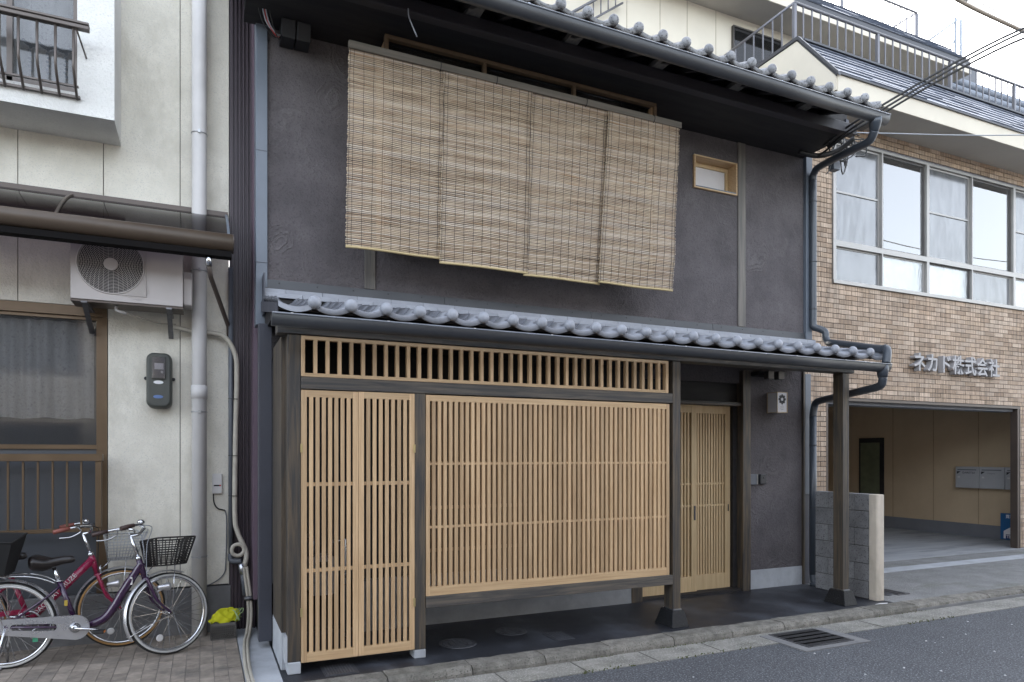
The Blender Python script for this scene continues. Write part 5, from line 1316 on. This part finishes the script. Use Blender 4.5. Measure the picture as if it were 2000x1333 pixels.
obj('board', box(12.945, 12.965, 6.965, 7.475, .012, .475), BLUE, ps)
obj('white_shape', MB().prism([(7.42, .03), (6.98, .03), (6.98, .30), (7.25, .27), (7.36, .20), (7.42, .16)], 'x', 12.941, 12.9445), WPAP, ps)
obj('band', box(12.937, 12.9405, 6.97, 7.38, .03, .105), NAVY, ps); obj('mark', box(12.938, 12.9405, 6.97, 7.30, .175, .20), RED, ps)
obj('frame_mark', MB().box(12.941, 12.9445, 7.27, 7.29, .27, .36).box(12.941, 12.9445, 7.1, 7.27, .345, .36), WPAP, ps)
Mt = Matrix.Translation((12.935, 7.37, .042)) @ Matrix.Rotation(R(-90), 4, 'Z') @ FRONT
link('lettering', text_mesh('TEL', .075, WPAP, Mt, .001, .002), ps)
Mt = Matrix.Translation((12.943, 7.39, .395)) @ Matrix.Rotation(R(-90), 4, 'Z') @ FRONT
link('lettering', text_mesh('買取', .07, WPAP, Mt, .001, .001), ps)
under(ps)

# block wall between the plots
bw = thing('block_wall', 'low grey concrete block wall beside the porch ending in a cream pier', 'wall', (6.42, 5.4, 0))
obj('mortar', box(6.327, 6.41, 4.93, 5.62, 0, 1.085), GRT, bw)
for r_ in range(6):
    y = 5.62; off = .17 if r_ % 2 else .0; first = True
    while y > 4.94:
        L = .34 if not (first and off) else off; first = False; y2 = max(y-L, 4.932)
        obj('block', box(6.320, 6.418, y2+.003, y-.003, .004+r_*.183, .004+(r_+1)*.183-.006), BLKC, bw, .004); y = y2
mb = MB().prism([(6.312, 4.930), (6.312, 4.845), (6.325, 4.832), (6.412, 4.832), (6.425, 4.845), (6.425, 4.930)], 'z', 0, 1.095)
obj('pier', mb, CRMP, bw, .004)
under(bw)
tag(obj('paint_spill', MB().prism([(6.16, 4.74), (6.30, 4.715), (6.34, 4.735), (6.25, 4.755)], 'z', .001, .004), WHT), 'small white paint spill at the foot of the cream pier', 'paint')
t = thing('forecourt_drain', 'long dark channel drain cover beside the cream pier', 'drain', (7.2, 5.2, 0))
obj('frame', box(6.80, 6.98, 4.95, 5.72, .0, .006), STL, t)
for q in range(2): obj('slot', box(6.83+q*.07, 6.87+q*.07, 4.98, 5.69, .0062, .0085), INK, t)
under(t)
tag(obj('valve_cover', MB().lathe((6.72, 5.06, -.002), (0, 0, 1), [(.08, .001), (.08, .009), (.07, .010)], 20), IRON), 'small round iron valve cover between the pier and the channel drain', 'manhole cover')

# ------------------------------------------------------------------ overhead wires
def wire(label, pts, r_, m, name='overhead_wire', group=None):
    return tag(obj(name, MB().tube(bezier(pts, 8), r_, 6), m), label, 'wire', group)
for k, (dy, dz) in enumerate(((0, 0), (.05, .04), (.12, -.055))):
    wire(['middle', 'uppermost', 'lowest'][k]+' of the three black service cables rising from the upper gutter end', [(6.20, 5.35+dy, 4.86+dz), (6.32, 4.9+dy, 5.02+dz), (7.4, 4.2+dy, 5.70+dz), (9.2, 3.6+dy, 6.55+dz), (14, 2.2, 9.2+dz)], .0125, CABL, group='service cables to the house')
wire('thin pale cable sagging under the brick building eave', [(6.45, 5.4, 5.09), (7.0, 5.25, 5.12), (8.3, 4.9, 5.20), (10.5, 4.4, 5.45)], .007, CABW)
wire('thick sheathed cable crossing the white sky', [(5.8, 4.0, 6.08), (7.0, 4.6, 6.33), (9.3, 5.0, 6.66), (12.5, 5.4, 7.0)], .022, mat('tan_sheath', (.30, .24, .18), None, .6))
wire('thin messenger wire above the thick sheathed cable', [(5.8, 4.0, 6.16), (7.0, 4.6, 6.43), (9.3, 5.0, 6.75), (12.5, 5.4, 7.1)], .006, CABL)
tag(obj('cable_closure', MB().tube([(7.05, 4.62, 6.40), (7.20, 4.66, 6.43), (7.5, 4.72, 6.475), (7.62, 4.75, 6.49)], [.03, .05, .05, .03], 10), mat('grey_closure', (.22, .22, .22), None, .5)), 'grey cylindrical cable closure hung on the thick cable', 'cable box')
t = thing('cable_coil', 'tangle of coiled black cables under the upper eave corner', 'cables', (6.45, 5.4, 4.9))
for k in range(7):
    cx, cy, cz = 6.40+rnd.uniform(-.05, .28), 5.42+rnd.uniform(-.12, .10), 4.93+rnd.uniform(-.06, .10); rr = .07+rnd.random()*.09; th = rnd.uniform(-.5, .5)
    pts = [(cx+rr*math.cos(a)*math.cos(th), cy+rr*math.cos(a)*math.sin(th), cz+rr*1.2*math.sin(a)+.02*math.sin(3*a+k)) for a in [R(15*i+40*k) for i in range(22)]]
    obj('loop', MB().tube(pts, .0075, 6), CABL, t)
obj('bundle', MB().tube(bezier([(6.05, 5.6, 4.88), (6.25, 5.52, 4.84), (6.45, 5.42, 4.90), (6.55, 5.3, 5.0)], 6), .028, 8), CABL, t)
obj('junction_box', box(6.50, 6.60, 5.52, 5.60, 4.74, 4.84), GPVC, t, .005)
obj('tail', MB().tube(bezier([(6.44, 5.50, 4.82), (6.42, 5.50, 4.74), (6.36, 5.48, 4.66), (6.32, 5.47, 4.63)], 5), .006, 6), CABL, t)
under(t)
# roof frame and tubes far right
t = thing('roof_frame', 'pale steel pipe frame standing on the roof beyond the mansard', 'frame', (14.2, 9, 9.3))
for x in (14.08, 14.25): obj('post', MB().tube([(x, 9, 9.2), (x, 9, 10.48)], .03, 8), WTUB, t)
obj('brace', MB().tube([(13.1, 9, 9.70), (14.15, 9, 10.46)], .022, 8), WTUB, t); obj('brace', MB().tube([(13.8, 9, 9.6), (14.1, 9, 10.1)], .015, 8), WTUB, t)
obj('base', box(13.9, 14.6, 8.9, 9.4, 8.8, 9.45), GBAS, t); under(t)
an = thing('ribbed_annex', 'pale ribbed roof and wall of an annex behind the terrace railing', 'building', (14, 9, 6))
for q in range(6): obj('roof_tube', MB().tube([(12.6, 8.2+q*.07, 7.75+q*.21), (24, 8.2+q*.07, 7.75+q*.21)], .075, 10), mat('annex_tube', (.24, .265, .31), (.19, .21, .25), .4, 4), an)
obj('wall', MB().prism([(8.27, 6), (8.27, 7.74), (8.62, 8.82), (12, 8.82), (12, 6)], 'x', 12.55, 24), mat('annex_wall', (.03, .032, .036), None, .8), an); under(an)

# ------------------------------------------------------------------ the house across the street (seen only in the glass)
oh = thing('opposite_house', 'plain grey-brown two-storey house across the street', 'house', (3, -4.4, 0))
obj('wall', box(-12, 20, -10, -4.2, -.05, 5.0), mat('taupe_render', (.20, .185, .165), None, .85, 2), oh)
for q in range(9):
    for z0, z1 in ((.3, 2.2), (3.2, 4.6)):
        wq = obj('window', box(-10.5+q*3.2, -8.7+q*3.2, -4.2, -4.16, z0, z1), BRZD, oh); obj('pane', box(-10.4+q*3.2, -8.8+q*3.2, -4.158, -4.15, z0+.08, z1-.08), GDRK, wq)
obj('eave', box(-12.2, 20.2, -10.2, -3.8, 5.01, 5.2), DARK, oh)
under(oh)

# utility pole and street wires across the road (seen mirrored in the office windows)
up_ = thing('utility_pole', 'grey concrete utility pole across the street', 'pole', (13.0, -3.2, RZ))
obj('shaft', MB().tube([(13.0, -3.2, RZ), (13.0, -3.2, 11.0)], [.16, .11], 14), CONG, up_)
for z in (8.6, 9.4): obj('cross_arm', box(12.1, 13.9, -3.25, -3.15, z, z+.09), STL, up_)
obj('transformer', MB().lathe((13.35, -3.2, 7.2), (0, 0, 1), [(.2, 0), (.22, .05), (.22, .6), (.16, .68)], 16), MAIL, up_)
obj('stay_arm', MB().tube([(13.0, -3.2, 6.3), (13.0, -2.0, 7.1)], .03, 8), STL, up_)
under(up_)
for k, (y, z, sg_) in enumerate(((-3.2, 8.7, .5), (-2.9, 9.5, .6), (-3.2, 6.9, .45), (-2.6, 7.6, .5))):
    wire(['lower power line', 'highest power line', 'sagging telephone line', 'power line on the stay arm'][k]+' along the far side of the street', [(-14, y, z), (-3, y, z-sg_), (5, y, z-sg_*.8), (13, y, z), (24, y, z-sg_), (36, y, z)], .018, CABL, 'street_wire')
for k, (a, b) in enumerate((((13, -3.2, 8.2), (16, 9, 9.8)), ((13, -3.2, 7.7), (8.6, 5.2, 9.2)))):
    pass
peb = MB()
for q in range(60):
    x, y = rnd.uniform(.8, 7.5), rnd.uniform(2.9, 4.5); r_ = rnd.uniform(.003, .009); peb.lathe((x, y, RZ), (0, 0, 1), [(r_, 0), (r_*.8, r_*.5), (r_*.2, r_*.7)], 6)
tag(obj('grit', peb, WHT), 'pale grit scattered over the road', 'grit', kind='stuff')
moss = MB()
for q in range(900):
    x = rnd.uniform(.8, 12); y = rnd.choice((4.245+rnd.gauss(0, .012), 4.49+.006*x+rnd.gauss(0, .006)))
    if 4.3 < x < 5.12 and y < 4.47: continue
    if math.sin(x*2.3)+math.sin(x*5.1+1) < .2: continue
    h_ = rnd.uniform(.003, .010); moss.hexa([(x-.006, y-.004, RZ), (x+.006, y-.004, RZ), (x+.006, y+.004, RZ), (x-.006, y+.004, RZ)], [(x-.003, y-.002, RZ+.006+h_), (x+.003, y-.002, RZ+.006+h_), (x+.003, y+.002, RZ+.006+h_), (x-.003, y+.002, RZ+.006+h_)])
tag(obj('moss', moss, mat('moss', (.10, .11, .045), (.06, .07, .03), .95, 30)), 'thin moss along the kerb and gutter joints', 'moss', kind='stuff')
